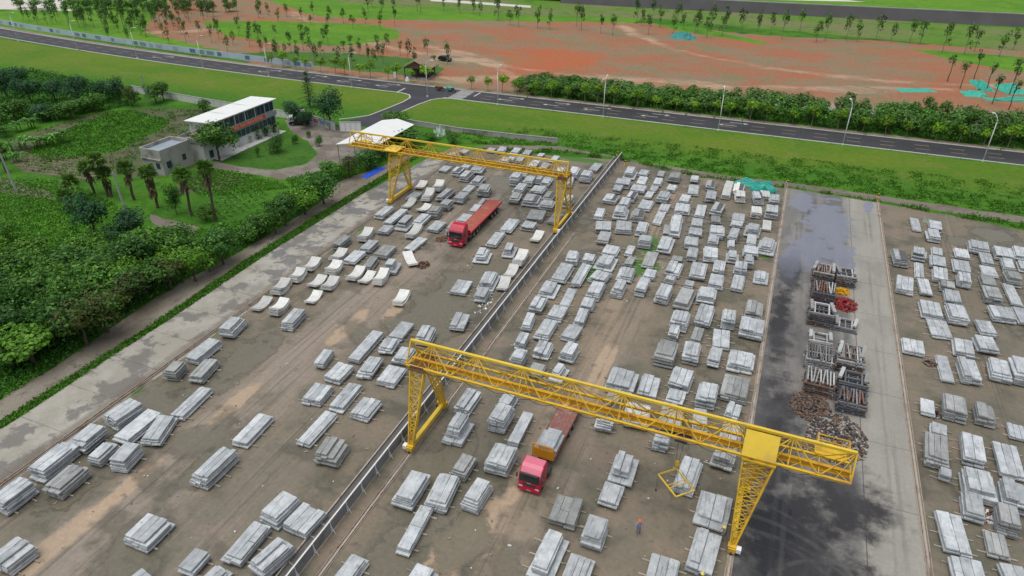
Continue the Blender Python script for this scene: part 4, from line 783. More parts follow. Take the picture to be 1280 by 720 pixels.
heap('steel_fittings','small brown scrap pile by a stack left of the red truck','fittings pile',-47.9,89.2,.8,1.0,.5,50,[M_rust,M_w1],(.3,.8),8)
heap('steel_fittings','brown scrap pile lying right of the lane rail, farther up','fittings pile',22.2,81.5,.8,.7,.5,45,[M_dark,M_w1],(.3,.8),9)
heap('concrete_rubble','grey and white rubble lumps beside the fence rail','rubble',-34.0,76.0,.8,1.0,.45,45,[M_slabd,M_slabd,M_slab],(.2,.4),10)
heap('concrete_rubble','pale broken lumps strewn along the fence rail','rubble',-33.2,73.0,.7,3.2,.12,20,[M_slabw,M_slabd],(.15,.4),11)
# scattered yard litter
rnd=random.Random(77); m=MB()
for i in range(420):
    x=rnd.choice([rnd.uniform(-61,-33),rnd.uniform(-27,2),rnd.uniform(20,40)]); y=26+104*rnd.random()**1.6; s=rnd.uniform(.05,.17)
    m.box((x,y,.03+s*.2),(s*rnd.uniform(.6,2.4),s,s*.5),rnd.random()*3,rnd.choice([0,0,1,1,1,3]))
tag(m.build('litter',[M_slabw,M_timber,M_rust,M_w1]),'bits of timber and broken concrete strewn over the mud','litter',None,'stuff')
# rectangular steel frame lying by the fence
t=thing('steel_frame','empty rusty rectangular frame lying among stacks by the fence','steel frame',(-40.0,87.6,.015),R(6))
m=MB()
for s in (-.75,.75): m.bar((s,-1.9,.1),(s,1.9,.1),.08)
for s in (-1.7,1.7): m.bar((-.9,s,.14),(.9,s,.14),.07)
m.build('frame',M_fwr,t)
# tarps: crumpled sheets
def tarp(name,label,x,y,rx,ry,h,col,seed,rz=0,n=22,spiky=1.0):
    m=MB(); V=[]
    for i in range(n+1):
        for j in range(n+1):
            u,v=i/n*2-1,j/n*2-1; r=max(abs(u),abs(v)); 
            z=h*max(0,(1-r**2.2))*(.65+.7*mnoise.noise((u*2.3*spiky+seed,v*2.3*spiky,seed)))+.28*h*mnoise.noise((u*6,v*6,seed))*(1-r**4)
            k=1+.32*mnoise.noise((u*2.2,v*2.2,seed+9)); V.append((u*rx*k,v*ry*k,max(.02,z+.02)))
    F=[(i*(n+1)+j,(i+1)*(n+1)+j,(i+1)*(n+1)+j+1,i*(n+1)+j+1) for i in range(n) for j in range(n)]
    m.add(V,F); o=m.build(name,simple(name+'_cloth',col,.6,.25,2.5),None,(x,y,.02),rz); return tag(o,label,'tarpaulin')
tarp('tarpaulin','turquoise tarpaulin heaped over goods behind the white stacks',-1.2,131.4,2.3,1.3,2.1,(.03,.36,.29),1)
tarp('tarpaulin','smaller turquoise tarpaulin fold behind the white stacks',-4.2,133.0,2.2,.9,1.3,(.05,.40,.33),2,.2)
tarp('tarpaulin','bright blue tarpaulin lying on the track beside the rear gantry',-74.2,110.9,.9,3.2,.35,(.012,.09,.62),3,R(-4))
tarp('tarpaulin','pale tarpaulin covered cone shape behind the perimeter wall',-73.0,137.2,1.3,1.2,2.4,(.42,.55,.45),4)
tarp('tarpaulin','blue and white covered bundle behind the rear gantry girder',-78.3,131.5,1.5,1.2,2.0,(.06,.13,.32),5)
tarp('tarpaulin','grey stained tarpaulin lump at the edge of the right bay',26.5,127.2,.9,.9,.6,(.22,.26,.2),6)
tarp('debris_netting','turquoise netting heap alone beside the red earth turf',-41.5,276.5,4.5,3.5,2.6,(.03,.24,.22),7)
for i,(x,y,rx,ry,hh) in enumerate(((47.5,226.5,3.0,3.0,1.0),(51,238,2.0,6,1.6),(58.0,236,3,5,1.8),(57,224,7,1.2,.9),(33,225,5,2,.4))):
    tarp('debris_netting',['crumpled turquoise netting left of the bare trees','narrow turquoise netting ridge between bare trees','broad turquoise netting sheet at the right edge','long turquoise netting strip below the bare trees','faded turquoise netting patch out on the red earth'][i],x,y,rx,ry,hh,(.035,.38,.28),20+i,.1*i)
# ---------------------------------------------------------------- office, outbuildings, walls
M_wallw=simple('render_white',(.60,.60,.58),.8,.15,.6,dirt=(.40,.39,.36))
M_wallg=simple('render_grey',(.38,.37,.345),.85,.25,.5,dirt=(.17,.165,.155))
M_roofw=simple('roof_sheet',(.74,.76,.74),.5,.08,.5)
M_band=simple('band_grey',(.33,.325,.31),.8,.2,.8)
M_banner=simple('banner_red',(.72,.055,.02),.55,.1)
M_letter=simple('banner_letter',(.85,.62,.35),.55,.05)
M_win=simple('window_glass',(.03,.055,.075),.12,.3,.8)
M_frame=simple('window_frame',(.16,.24,.25),.5,.1)
M_door=simple('door_dark',(.05,.07,.075),.5,.2)
t=thing('office_building','two storey white office with pale flat roof and red lettered banner','building',(-112.0,114,0))
def rel(x,y): return x+112.0,y-114
m=MB(); m.box((0,0,1.95),(6.0,23,3.9)); m.build('lower_wall',M_wallw,t)
m=MB(); m.box((-.15,1.6,5.95),(5.6,19.6,2.6)); m.build('upper_wall',M_wallw,t)
m=MB(); m.box((0,0,3.98),(6.4,23.4,.16)); m.build('floor_slab',M_band,t)
m=MB(); m.box((3.2,0,4.45),(.16,23.4,.8)); m.box((0,-11.7,4.45),(6.4,.16,.8)); m.box((-3.2,-9.6,4.45),(.16,4.2,.8)); m.build('parapet',M_band,t)
m=MB(); m.box((0,-9.2,4.5),(2.6,1.6,.9)); m.box((0,-9.2,4.99),(2.9,1.9,.08)); m.build('roof_hatch',simple('hatch_brown',(.26,.20,.15),.8),t)
m=MB(); m.add([(-3.5,-8.8,7.3),(3.7,-8.8,7.55),(3.7,11.9,7.55),(-3.5,11.9,7.3),(-3.5,-8.8,7.18),(3.7,-8.8,7.4),(3.7,11.9,7.4),(-3.5,11.9,7.18)],[(0,1,2,3),(4,5,6,7),(0,1,5,4),(1,2,6,5),(2,3,7,6),(3,0,4,7)]); rf=m.build('roof',M_roofw,t)
for y in (-2.0,4.9): 
    m=MB(); m.box((.1,y,7.435+.02),(7.1,.07,.03)); o=m.build('roof_seam',M_band,rf); o.rotation_euler=(0,0,0)
for k in range(14):   # upper glazing
    y=-7.6+k*1.42; 
    m=MB(); m.box((2.68,y,5.95),(.08,1.3,1.9)); f=m.build('window',M_frame,t)
    m=MB(); m.box((2.725,y-.31,5.95),(.03,.58,1.74)); m.box((2.725,y+.31,5.95),(.03,.58,1.74)); m.build('pane',M_win,f)
for k in range(13):   # ground floor glazing
    y=-6.6+k*1.42
    m=MB(); m.box((3.02,y,2.95),(.08,1.3,1.55)); f=m.build('window',M_frame,t)
    m=MB(); m.box((3.065,y-.31,2.95),(.03,.56,1.4)); m.box((3.065,y+.31,2.95),(.03,.56,1.4)); m.build('pane',M_win,f)
m=MB(); m.box((3.02,-9.6,1.3),(.08,1.1,1.6)); f=m.build('window',M_frame,t); m=MB(); m.box((3.065,-9.6,1.3),(.03,.95,1.45)); m.build('pane',M_win,f)
m=MB(); m.box((1.4,-8.22,5.7),(.9,.06,1.5)); m.build('window',M_win,t)
m=MB(); m.box((3.32,2.1,4.5),(.05,11.2,.78)); bn=m.build('banner',M_banner,t)
cu=bpy.data.curves.new('lettering','FONT'); cu.resolution_u=3; cu.body='TKG GAA HOO BONG'; cu.size=.86; cu.extrude=.012; cu.align_x='CENTER'; cu.align_y='CENTER'; cu.space_character=1.12
tx=bpy.data.objects.new('lettering',cu); COL.objects.link(tx); tx.parent=bn; tx.location=(3.36,2.1,4.5); tx.rotation_euler=(R(90),0,R(90)); cu.materials.append(M_letter)
dg=bpy.context.evaluated_depsgraph_get(); me=bpy.data.meshes.new_from_object(tx.evaluated_get(dg)); mw=(tx.location.copy(),tx.rotation_euler.copy()); bpy.data.objects.remove(tx); lt=link('lettering',me,bn,mw[0]); lt.rotation_euler=mw[1]
m=MB(); m.box((4.1,1.2,.1),(2.2,21,.2)); m.build('front_step',M_wallw,t)
for k in range(7):
    m=MB(); m.box((3.25,-8+k*3.2,6.1),(.14,.14,2.6)); m.build('column',M_wallw,t)
t=thing('outbuilding','small stained concrete building with sunken blue-grey roof','building',(-113.4,97.4,0),R(-1))
m=MB(); m.box((0,0,2.2),(5.2,7.8,4.4)); m.build('wall',M_wallg,t)
m=MB()
for s in (-1,1): m.box((s*2.5,0,4.75),(.24,7.84,.8)); m.box((0,s*3.8,4.75),(4.76,.24,.8))
m.build('parapet',M_wallg,t)
m=MB(); m.box((0,0,4.44),(4.7,7.3,.06)); m.build('roof',simple('roof_bluegrey',(.27,.33,.38),.5,.2,.6),t)
m=MB(); m.box((0,-3.95,3.2),(5.2,.5,.16)); m.build('canopy',M_wallg,t)
m=MB(); m.box((-.3,-3.93,1.1),(1.0,.06,2.2)); d=m.build('door',M_door,t)
m=MB(); m.box((.1,-3.97,1.1),(.06,.05,.2)); m.build('handle',M_steel,d)
m=MB(); m.box((2.62,-2.3,1.9),(.06,1.1,1.3)); m.build('window',M_win,t)
m=MB(); m.box((2.62,1.6,2.2),(.06,.9,1.2)); m.build('window',M_win,t)
m=MB(); m.box((1.4,-3.92,1.9),(1.0,.05,1.2)); m.build('window',M_win,t)
def wall(name,label,pts,h,mat,wd=.24,cat='wall'):
    t=thing(name,label,cat,(pts[0][0],pts[0][1],0)); m=MB(); mc=MB()
    for a,b in zip(pts,pts[1:]):
        L=math.hypot(b[0]-a[0],b[1]-a[1]); d=math.atan2(b[1]-a[1],b[0]-a[0]); c=((a[0]+b[0])/2-pts[0][0],(a[1]+b[1])/2-pts[0][1])
        m.box((c[0],c[1],h/2),(L,wd,h),d); mc.box((c[0],c[1],h+.045),(L,wd+.1,.09),d)
        k=int(L/4)
        for i in range(k): m.box((a[0]-pts[0][0]+(b[0]-a[0])*(i+.5)/k,a[1]-pts[0][1]+(b[1]-a[1])*(i+.5)/k,h/2),(.34,wd+.13,h-.01),d)
    m.build('wall_face',mat,t); mc.build('coping',M_band,t)
wall('perimeter_wall','long pale perimeter wall behind the gardens and office',[(-168,138.2),(-146,136.2),(-128,135.0),(-113,134.6),(-107,134.2)],1.7,M_wallw)
wall('perimeter_wall','low grey perimeter wall right of the white canopy',[(-86.5,142.0),(-70,140.6),(-57,141.2),(-46,142.2)],1.1,M_wallg)
wall('notice_wall','white wall with coloured notices half hidden by dark trees',[(-107,133.6),(-97,131.0)],2.0,M_wallw)
t=bpy.data.objects['notice_wall']
for k in range(4):
    m=MB(); m.box((1.4+k*2.2,-.20-.26*(1.4+k*2.2)*1.0,1.15),(1.6,.05,.9),-.255); m.build('notice_board',simple('notice_print',[(.1,.2,.42),(.5,.16,.22),(.12,.3,.5),(.2,.35,.3)][k],.5,.5,4),t)
t=thing('entrance_gate','white solid sliding gate beside the dark side road','gate',(-92.9,131.3,0),R(22))
m=MB(); m.box((0,0,1.3),(5.0,.1,2.3)); m.build('gate_leaf',M_whitep,t)
m=MB()
for k in range(5): m.box((-2.4+k*1.2,-.09,1.3),(.1,.08,2.35))
m.box((0,-.09,2.42),(5.0,.1,.12)); m.box((0,-.09,.2),(5,.1,.12)); m.build('frame',M_wallw,t)
t=thing('canopy_shelter','large white sheet canopy on posts behind the rear gantry','shelter',(-79.6,121.5,0))
m=MB(); hx_,hy_=4.1,9.0; V=[(-hx_,-hy_,4.1),(hx_,-hy_,4.1),(hx_,hy_,4.1),(-hx_,hy_,4.1),(0,-hy_,4.9),(0,hy_,4.9)]
m.add(V+[(x,y,z-.08) for x,y,z in V],[(0,4,5,3),(4,1,2,5),(6,10,11,9),(10,7,8,11),(0,3,9,6),(1,2,8,7),(0,4,10,6),(4,1,7,10),(3,5,11,9),(5,2,8,11)]); m.build('roof',M_roofw,t)
for x in (-3.9,3.9):
    for y in (-8.6,-2.9,2.9,8.6): 
        m=MB(); m.box((x,y,2.05),(.12,.12,4.1)); m.build('post',M_steel,t)
t=thing('garden_pavilion','brown gable roofed pavilion standing on the red earth by the road','pavilion',(-103.6,184.6,.02),R(8))
M_tile=simple('roof_tile',(.27,.20,.135),.8,.25,1.5); M_wood=simple('dark_wood',(.055,.04,.032),.7,.3,2)
m=MB(); V=[(-4.6,-4.2,3.2),(4.6,-4.2,3.2),(4.6,4.2,3.2),(-4.6,4.2,3.2),(0,-4.6,5.6),(0,4.6,5.6)]
m.add(V+[(x,y,z-.14) for x,y,z in V],[(0,4,5,3),(4,1,2,5),(6,10,11,9),(10,7,8,11),(0,3,9,6),(1,2,8,7),(0,4,10,6),(4,1,7,10),(3,5,11,9),(5,2,8,11)]); m.build('roof',M_tile,t)
m=MB(); m.prism([(-3.7,-3.5),(3.7,-3.5),(3.7,3.5),(-3.7,3.5)],0,.2); m.build('plinth',M_wallg,t)
m=MB(); m.box((.6,1.2,1.6),(5.4,4.2,2.8)); m.build('wall',M_wood,t)
m=MB(); m.add([(-3.8,-3.9,3.15),(3.8,-3.9,3.15),(0,-3.9,5.2)],[(0,1,2)]); m.add([(-3.8,-3.8,3.15),(3.8,-3.8,3.15),(0,-3.8,5.2)],[(0,1,2)]); m.build('gable_board',simple('gable_brown',(.13,.075,.05),.8),t)
for x in (-3.5,0,3.5):
    for y in (-3.3,3.3): m=MB(); m.box((x,y,1.65),(.2,.2,3.0)); m.build('column',M_wood,t)
m=MB(); m.box((-.9,-.95,1.5),(1.1,.06,2.2)); m.build('door',M_win,t)
t=thing('garden_boulder','pale upright boulder in front of the brown pavilion','boulder',(-104.6,178.6,0)); m=MB(); m.cyl((0,0,.55),.7,1.1,8,'z',0,.35); m.build('stone',M_whitep,t)
t=thing('info_sign','white upright sign board left of the pavilion','sign',(-109.3,179.6,0)); m=MB(); m.box((0,0,1.0),(.9,.12,1.7)); m.build('board',M_whitep,t); m=MB(); m.box((0,0,.08),(1.1,.4,.16)); m.build('base',M_band,t)
# printed hoarding along the far side of the road
t=thing('site_hoarding','long pale blue printed hoarding along the far kerb','hoarding',(0,0,0))
M_hb=simple('hoarding_blue',(.42,.52,.60),.6,.25,.3); M_pic=[simple('hoarding_print',c,.6,.7,1.5) for c in ((.10,.17,.33),(.12,.22,.17),(.2,.25,.33),(.3,.36,.42))]
x=-335;k=0; rnd=random.Random(3)
while x<-142:
    y0=180.2+roady(x); y1=180.2+roady(x+4); d=math.atan2(y1-y0,4); m=MB(); m.box((x+2,(y0+y1)/2,1.0),(3.96,.1,1.9),d); p=m.build('panel',M_hb,t)
    if rnd.random()<.7:
        m=MB(); m.box((x+2,(y0+y1)/2-.08,1.05),(rnd.uniform(1.6,3.0),.05,1.2),d); m.build('printed_picture',rnd.choice(M_pic),p)
    x+=4
# ---------------------------------------------------------------- street lamps, poles
m=MB(); m.bar((0,0,0),(0,0,8.4),.11,10,0,.075); me_pole=m.mesh('pole',M_galv,True)
m=MB(); m.path([(0,0,8.4),(.12,.05,8.9),(.45,.1,9.4),(1.0,.15,9.7),(1.6,.18,9.75)],.055,8); me_arm=m.mesh('arm',M_galv,True)
m=MB(); m.box((1.95,.2,9.76),(.85,.3,.13),.1); me_head=m.mesh('lamp_head',M_whitep)
m=MB(); m.box((0,0,.15),(.45,.45,.3)); me_base=m.mesh('base',M_galv)
for k,(x,y) in enumerate([(-262.1,174.5),(-229.1,171.6),(-200.2,170.0),(-170.7,167.6),(-144.7,166.6),(-115.2,165.7),(-91.0,165.4),(-70.4,165.6),(-42.0,165.6),(-14.0,165.6),(13.1,165.6),(40.4,165.6)]):
    near={6:'beside the zebra crossing',5:'left of the side road mouth'}.get(k,f'{ordn(k+1)} along the road from the hoarding end')
    t=thing('street_lamp',f'tall white street lamp with curved arm, {near}','street lamp',(x,y,0),R(0 if k<7 else (40+6*k)),'street lamps along the near kerb')
    for nm,me in (('pole',me_pole),('arm',me_arm),('lamp_head',me_head),('base',me_base)): link(nm,me,t)
def upole(label,x,y,h,tilt):
    t=thing('utility_pole',label,'utility pole',(x,y,0)); t.rotation_euler=(0,R(tilt),0)
    m=MB(); m.bar((0,0,0),(0,0,h),.2,10,0,.13); m.build('shaft',simple('pole_concrete',(.36,.37,.37),.8),t)
    m=MB(); m.box((0,0,h-.5),(1.5,.09,.1)); m.build('crossarm',M_steel,t)
upole('grey concrete utility pole among weeds left of the palms',-130.8,77.2,8.5,-5)
upole('grey concrete utility pole rising from the dark round bush',-103.6,77.5,7.5,-3)
upole('thin grey pole standing before the pale perimeter wall',-158.5,134.2,6.5,1)
upole('thin post at the far corner of the dark lane',2.6,133.6,1.6,0)
for (x,y,lb) in ((-31.4,138.4,'yellow end stop on the left fence rail'),(-28.6,134.0,'yellow end stop right of the panel fence'),(18.75,134.6,'yellow end stop on the lane right rail'),(2.95,135.2,'yellow end stop on the lane left rail')):
    t=thing('rail_end_stop',lb,'end stop',(x,y,0)); m=MB(); m.box((0,0,.6),(.3,.25,1.2)); m.bar((0,-.7,.1),(0,0,.9),.06); m.build('post',M_yel,t); m=MB(); m.box((0,-.16,1.05),(.4,.12,.22)); m.build('buffer',M_dark,t)
# ---------------------------------------------------------------- vegetation
LEAF=dict(
 b=leaf('leaf_green',((0.0489,0.1475,0.0175),(0.0747,0.2063,0.0200),(0.1294,0.2812,0.0300))),
 d=leaf('leaf_dark',((0.0349,0.1170,0.0182),(0.0524,0.1560,0.0221),(0.0874,0.2145,0.0286))),
 l=leaf('leaf_light',((0.0696,0.1898,0.0138),(0.0949,0.2300,0.0172),(0.1392,0.2990,0.0230))),
 r=leaf('leaf_reddish',((0.0562,0.1313,0.0225),(0.1000,0.1000,0.0275),(0.0750,0.1875,0.0225))),
 k=leaf('leaf_bluish',((0.0200,0.0775,0.0275),(0.0275,0.0975,0.0325),(0.0500,0.1438,0.0438))),
 y=leaf('leaf_bright',((0.1210,0.2750,0.0132),(0.1694,0.3300,0.0165),(0.2178,0.3960,0.0220))),
 v=leaf('leaf_sapling',((0.0420,0.1140,0.0240),(0.0660,0.1440,0.0264),(0.0960,0.1920,0.0360))),
 n=leaf('leaf_banana',((0.0690,0.2070,0.0253),(0.0920,0.2530,0.0345),(0.1840,0.3910,0.0575))),
 p=leaf('leaf_palm',((0.0813,0.1875,0.0312),(0.1063,0.2188,0.0375),(0.1625,0.2750,0.0500))),
 dead=leaf('leaf_dead',((.13,.09,.05),(.16,.115,.07),(.2,.15,.09)),trans=.1),
 belt=leaf('leaf_belt',((0.0769,0.1754,0.0427),(0.1041,0.2288,0.0457),(0.1602,0.3050,0.0534))),
 c=leaf('needle_green',((.014,.062,.018),(.022,.078,.018),(.035,.10,.02))))
M_bark=simple('bark_brown',(.085,.062,.045),.9,.35,4)
M_barkp=simple('bark_pale',(.2,.17,.135),.9,.3,4)
def leafq(m,c,nrm,s,rnd,asp=.62,mi=0):
    n=nrm.normalized(); u=n.cross(Vector((rnd.uniform(-1,1),rnd.uniform(-1,1),rnd.uniform(-1,1))))
    if u.length<1e-3: u=Vector((1,0,0))
    u.normalize(); v=n.cross(u); a=u*s*.5; b=v*s*asp*.5
    m.add([c-a,c+b*.9-a*.1,c+a,c-b*.9-a*.1],[(0,1,2,3)],mi)
def crown_mesh(name,seed,mat,lobes,n,size,R0=2.5,zc=3.1,rz=1.9,flat=0.0,lobe_r=(.42,.62),hole=.18):
    rnd=random.Random(seed); m=MB(); L=[]
    for i in range(lobes):
        a=rnd.random()*6.283; rr=R0*math.sqrt(rnd.random())*.62; z=rnd.uniform(-1,1)
        L.append((Vector((math.cos(a)*rr,math.sin(a)*rr,zc+z*rz*.55)),R0*rnd.uniform(*lobe_r)))
    L.append((Vector((0,0,zc+.1)),R0*.6))
    tot=sum(r*r for _,r in L)
    for c,r in L:
        sub=[ (Vector((rnd.gauss(0,1),rnd.gauss(0,1),rnd.gauss(0,1))).normalized()) for _ in range(14)]
        for k in range(int(n*r*r/tot)):
            d=(rnd.choice(sub)+Vector((rnd.gauss(0,1),rnd.gauss(0,1),rnd.gauss(0,1)))*.30).normalized()
            if d.z<-.35 and rnd.random()<.6: d.z=-d.z*.4; d.normalize()
            rad=r*(.72+.34*rnd.random()) if rnd.random()>.22 else r*rnd.random()
            p=c+Vector((d.x*rad,d.y*rad,d.z*rad*(1-flat)*rz/1.9))
            if mnoise.noise(p*.9+Vector((seed,0,0)))<-.32-hole+.3*rnd.random()-.15: continue
            nr=d*.8+Vector((rnd.uniform(-1,1),rnd.uniform(-1,1),rnd.uniform(-.2,1.1)))*.75
            leafq(m,p,nr,size*rnd.uniform(.65,1.35),rnd)
    return m.mesh(name,mat,recalc=False)
def trunk_mesh(seed,h=2.6,r=.14,mat=None,limbs=6,R0=2.5,zc=3.1):
    rnd=random.Random(seed); m=MB(); p=Vector((0,0,-.1)); 
    for k in range(4):
        q=Vector((rnd.uniform(-.1,.1),rnd.uniform(-.1,.1),h*(k+1)/4)); m.bar(p,q,r*(1-.12*k),7,0,r*(1-.12*(k+1))); p=q
    for k in range(limbs):
        a=k*6.283/limbs+rnd.random(); q=Vector((math.cos(a)*R0*.5,math.sin(a)*R0*.5,zc+rnd.uniform(-.5,.8))); b=Vector((0,0,h*rnd.uniform(.6,1)))
        md=(b+q)/2+Vector((0,0,.2)); m.bar(b,md,r*.45,5,0,r*.32); m.bar(md,q,r*.32,5,0,r*.1)
    return m.mesh('trunk',mat or M_bark)
TR={}
for key,lob,n,sz,kw in (('b',9,1700,.36,{}),('d',10,1900,.33,{}),('l',8,1500,.38,dict(flat=.25)),('r',9,1600,.34,{}),('k',11,2200,.30,dict(hole=.05)),('s',6,1100,.33,dict(zc=1.5,rz=1.5))):
    TR[key]=[(crown_mesh('crown',hash(key)%97+i*7 if False else ord(key)+i*7,LEAF[key if key!='s' else 'b'],lob,n,sz,**kw),trunk_mesh(ord(key)+i,zc=3.0 if key!='s' else 1.4,h=2.6 if key!='s' else 1.0)) for i in range(3)]
TR['o']=[(crown_mesh('crown',5+i,LEAF['d'],4,900,.3,R0=1.0,zc=2.9,rz=3.6,lobe_r=(.7,.9),hole=0),trunk_mesh(50+i,h=1.9,r=.09,limbs=2,R0=.5,zc=2.6)) for i in range(2)]
TR['h']=[(crown_mesh('crown',9,LEAF['d'],7,2400,.26,R0=2.5,zc=1.9,rz=2.4,lobe_r=(.5,.66),hole=0),trunk_mesh(59,h=1.2,r=.1,limbs=3,zc=1.6))]
def conifer_mesh(seed):
    rnd=random.Random(seed); m=MB(); H=10
    for k in range(60):
        f=(k/60)**.9; z=1.6+f*8.2; rl=2.1*(1-f)**.75+.25; a=k*2.4+rnd.random()*.5; L=rl*rnd.uniform(.75,1.1)
        for j in range(26):
            t=rnd.random()**.7; c=Vector((math.cos(a)*L*t,math.sin(a)*L*t,z-.25*t*L+.12*rnd.gauss(0,1)))+Vector((rnd.gauss(0,.18),rnd.gauss(0,.18),0))*(.4+t)
            leafq(m,c,Vector((rnd.uniform(-.6,.6),rnd.uniform(-.6,.6),1)),.42*rnd.uniform(.6,1.2),rnd,.4)
    return m.mesh('crown',LEAF['c'],recalc=False)
mt=MB(); mt.bar((0,0,-.1),(0,0,9.6),.2,8,0,.03)
for k in range(20): a=k*2.4; z=1.8+k*.37; mt.bar((0,0,z),(math.cos(a)*1.6*(1-k/24),math.sin(a)*1.6*(1-k/24),z-.2),.04,4)
CON=(conifer_mesh(3),mt.mesh('trunk',M_bark))
def palm_meshes(seed,shag):
    rnd=random.Random(seed); H=8.0; mt=MB(); p=Vector((0,0,-.1)); 
    for k in range(6):
        q=Vector((.12*math.sin(k+seed),.1*math.cos(k*.8+seed),H*(k+1)/6)); mt.bar(p,q,.26-.015*k,8,0,.26-.015*(k+1)); p=q
    top=p; mc=MB()
    for k in range(52):   # fan leaves
        a=k*2.4; el=rnd.uniform(-.45,1.3); d=Vector((math.cos(a)*math.cos(el),math.sin(a)*math.cos(el),math.sin(el))); base=top+Vector((0,0,.1)); hub=base+d*rnd.uniform(.55,.85)
        mc.bar(base,hub,.02,3); side=d.cross(Vector((0,0,1))).normalized() if abs(d.z)<.98 else Vector((1,0,0)); up=side.cross(d)
        for j in range(9):
            t=(j-4)/4*1.15; v=(d*math.cos(t)+side*math.sin(t)); w=v.cross(up).normalized()*.10; tip=hub+v*rnd.uniform(.85,1.15)-Vector((0,0,.18*rnd.random()+.12))
            mc.add([hub,hub+v*.4+w,tip,hub+v*.4-w],[(0,1,2,3)])
    ms=MB()
    for k in range(int(60*shag)):
        a=rnd.random()*6.283; z=H-rnd.random()*(1.2+2.6*shag)+.1; L=rnd.uniform(.8,1.5); o=top.copy(); o.z=z; o+=Vector((math.cos(a),math.sin(a),0))*.2
        e=o+Vector((math.cos(a)*.45,math.sin(a)*.45,-L)); w=Vector((-math.sin(a),math.cos(a),0))*.2
        ms.add([o,(o+e)/2+w+Vector((math.cos(a),math.sin(a),0))*.2,e,(o+e)/2-w+Vector((math.cos(a),math.sin(a),0))*.2],[(0,1,2,3)])
    return mc.mesh('crown',LEAF['p'],recalc=False),mt.mesh('trunk',M_bark),ms.mesh('dead_skirt',LEAF['dead'],recalc=False)
PALM=[palm_meshes(1,.18),palm_meshes(2,.3),palm_meshes(3,.8)]
def banana_mesh(seed):
    rnd=random.Random(seed); m=MB()
    for st in range(4):
        o=Vector((rnd.uniform(-.8,.8),rnd.uniform(-.8,.8),0)); H=rnd.uniform(1.2,1.9)
        for k in range(8):
            a=rnd.random()*6.283; d=Vector((math.cos(a),math.sin(a),0)); s=Vector((-d.y,d.x,0)); L=rnd.uniform(1.3,2.0); e=rnd.uniform(.7,1.3); P=[]
            for j in range(6):
                t=j/5; P.append(o+Vector((0,0,H))+d*(L*t*math.cos(e*(1-t*.9)))+Vector((0,0,L*(math.sin(e)*t-t*t*.75))))
            for j in range(5):
                w0=.24*math.sin(math.pi*min(1,.12+j/5*.88)); w1=.24*math.sin(math.pi*min(1,.12+(j+1)/5*.88)); m.add([P[j]-s*w0,P[j]+s*w0,P[j+1]+s*w1,P[j+1]-s*w1],[(0,1,2,3)])
    t=MB()
    return m.mesh('foliage',LEAF['n'],recalc=False)
BAN=[banana_mesh(i) for i in range(3)]
ms=MB(); 
for k in range(4): ms.bar((.5*math.cos(k*1.6),.5*math.sin(k*1.6),0),(.5*math.cos(k*1.6),.5*math.sin(k*1.6),1.5),.11,7,0,.06)
BANS=ms.mesh('stem',LEAF['p'])
DESC=dict(b='leafy mid-green tree',d='dense dark green tree',l='light green spreading tree',r='reddish-brown tinged tree',k='dark bluish-green bushy tree',s='low green shrub',o='small clipped column tree',h='large clipped round bush',c='tall narrow conifer',n='arching banana clump',p='fan palm')
NAME=dict(b='leafy_tree',d='dark_tree',l='light_tree',r='reddish_tree',k='bushy_tree',s='shrub',o='clipped_tree',h='round_bush',c='conifer_tree',n='banana_plant',p='fan_palm')
def zone(x,y):
    if y<72 and x<-74: return 'in thicket by the dirt track'
    if x>-104 and y<110: return 'beside the dirt track bend'
    if x>-118 and y<102: return 'between garden plots and thicket'
    if x>-118 and y<128: return 'on the lawn by the office'
    if x>-118: return 'by the gate and perimeter wall'
    if y<95: return 'among weeds left of the palms'
    return 'in scrub along the meadow edge'
TL=[tuple(int(v) if i<4 else v for i,v in enumerate(r.split(','))) for r in TREES.split(' ')]
zs={}
for q,(x,y,h,r,k) in enumerate(TL): zs.setdefault((k,zone(x/10,y/10)),[]).append((y,q))
LAB={}
for (k,z),a in zs.items():
    a.sort()
    for j,(y,q) in enumerate(a): LAB[q]=f'{DESC[k]} {z}' if len(a)==1 else f'{DESC[k]}, {ordn(j+1)} from near side {z}'
rnd=random.Random(11)
for q,(x,y,h,r,k) in enumerate(TL):
    x,y,h,r=x/10,y/10,h/10,r/10; rz=rnd.random()*6.28
    cat={'p':'palm','n':'banana plant','s':'shrub','h':'bush'}.get(k,'tree')
    t=thing(NAME[k],LAB[q],cat,(x,y,0),rz,f'{NAME[k].replace("_"," ")}s left of the yard')
    if k=='c':
        link('crown',CON[0],t,None,0,(r/2.0,r/2.0,h/10)); link('trunk',CON[1],t,None,0,(1,1,h/10))
    elif k=='p':
        c,tr,sk=PALM[2 if q%7==1 else (1 if q%3 else 0)]; s=min(1.12,max(.8,r/1.6)); sz=(h-.8*s)/8.0
        for nm,me in (('crown',c),('dead_skirt',sk),('trunk',tr)):
            if nm=='trunk': link(nm,me,t,None,0,(1,1,sz))
            else: link(nm,me,t,(0,0,8.0*sz-8.0*s),0,(s,s,s))
    elif k=='n':
        s=rnd.uniform(.95,1.3); link('foliage',BAN[q%3],t,None,0,(s,s,s)); link('stem',BANS,t,None,0,(s,s,s))
    else:
        c,tr=TR[k][q%len(TR[k])]; H0={'s':2.9,'h':3.8,'o':5.2}.get(k,5.0); R0={'o':1.0}.get(k,2.5)
        s=r/R0*1.05; link('crown',c,t,None,0,(s,s*rnd.uniform(.9,1.1),h/H0)); link('trunk',tr,t,None,0,(s,s,h/H0))
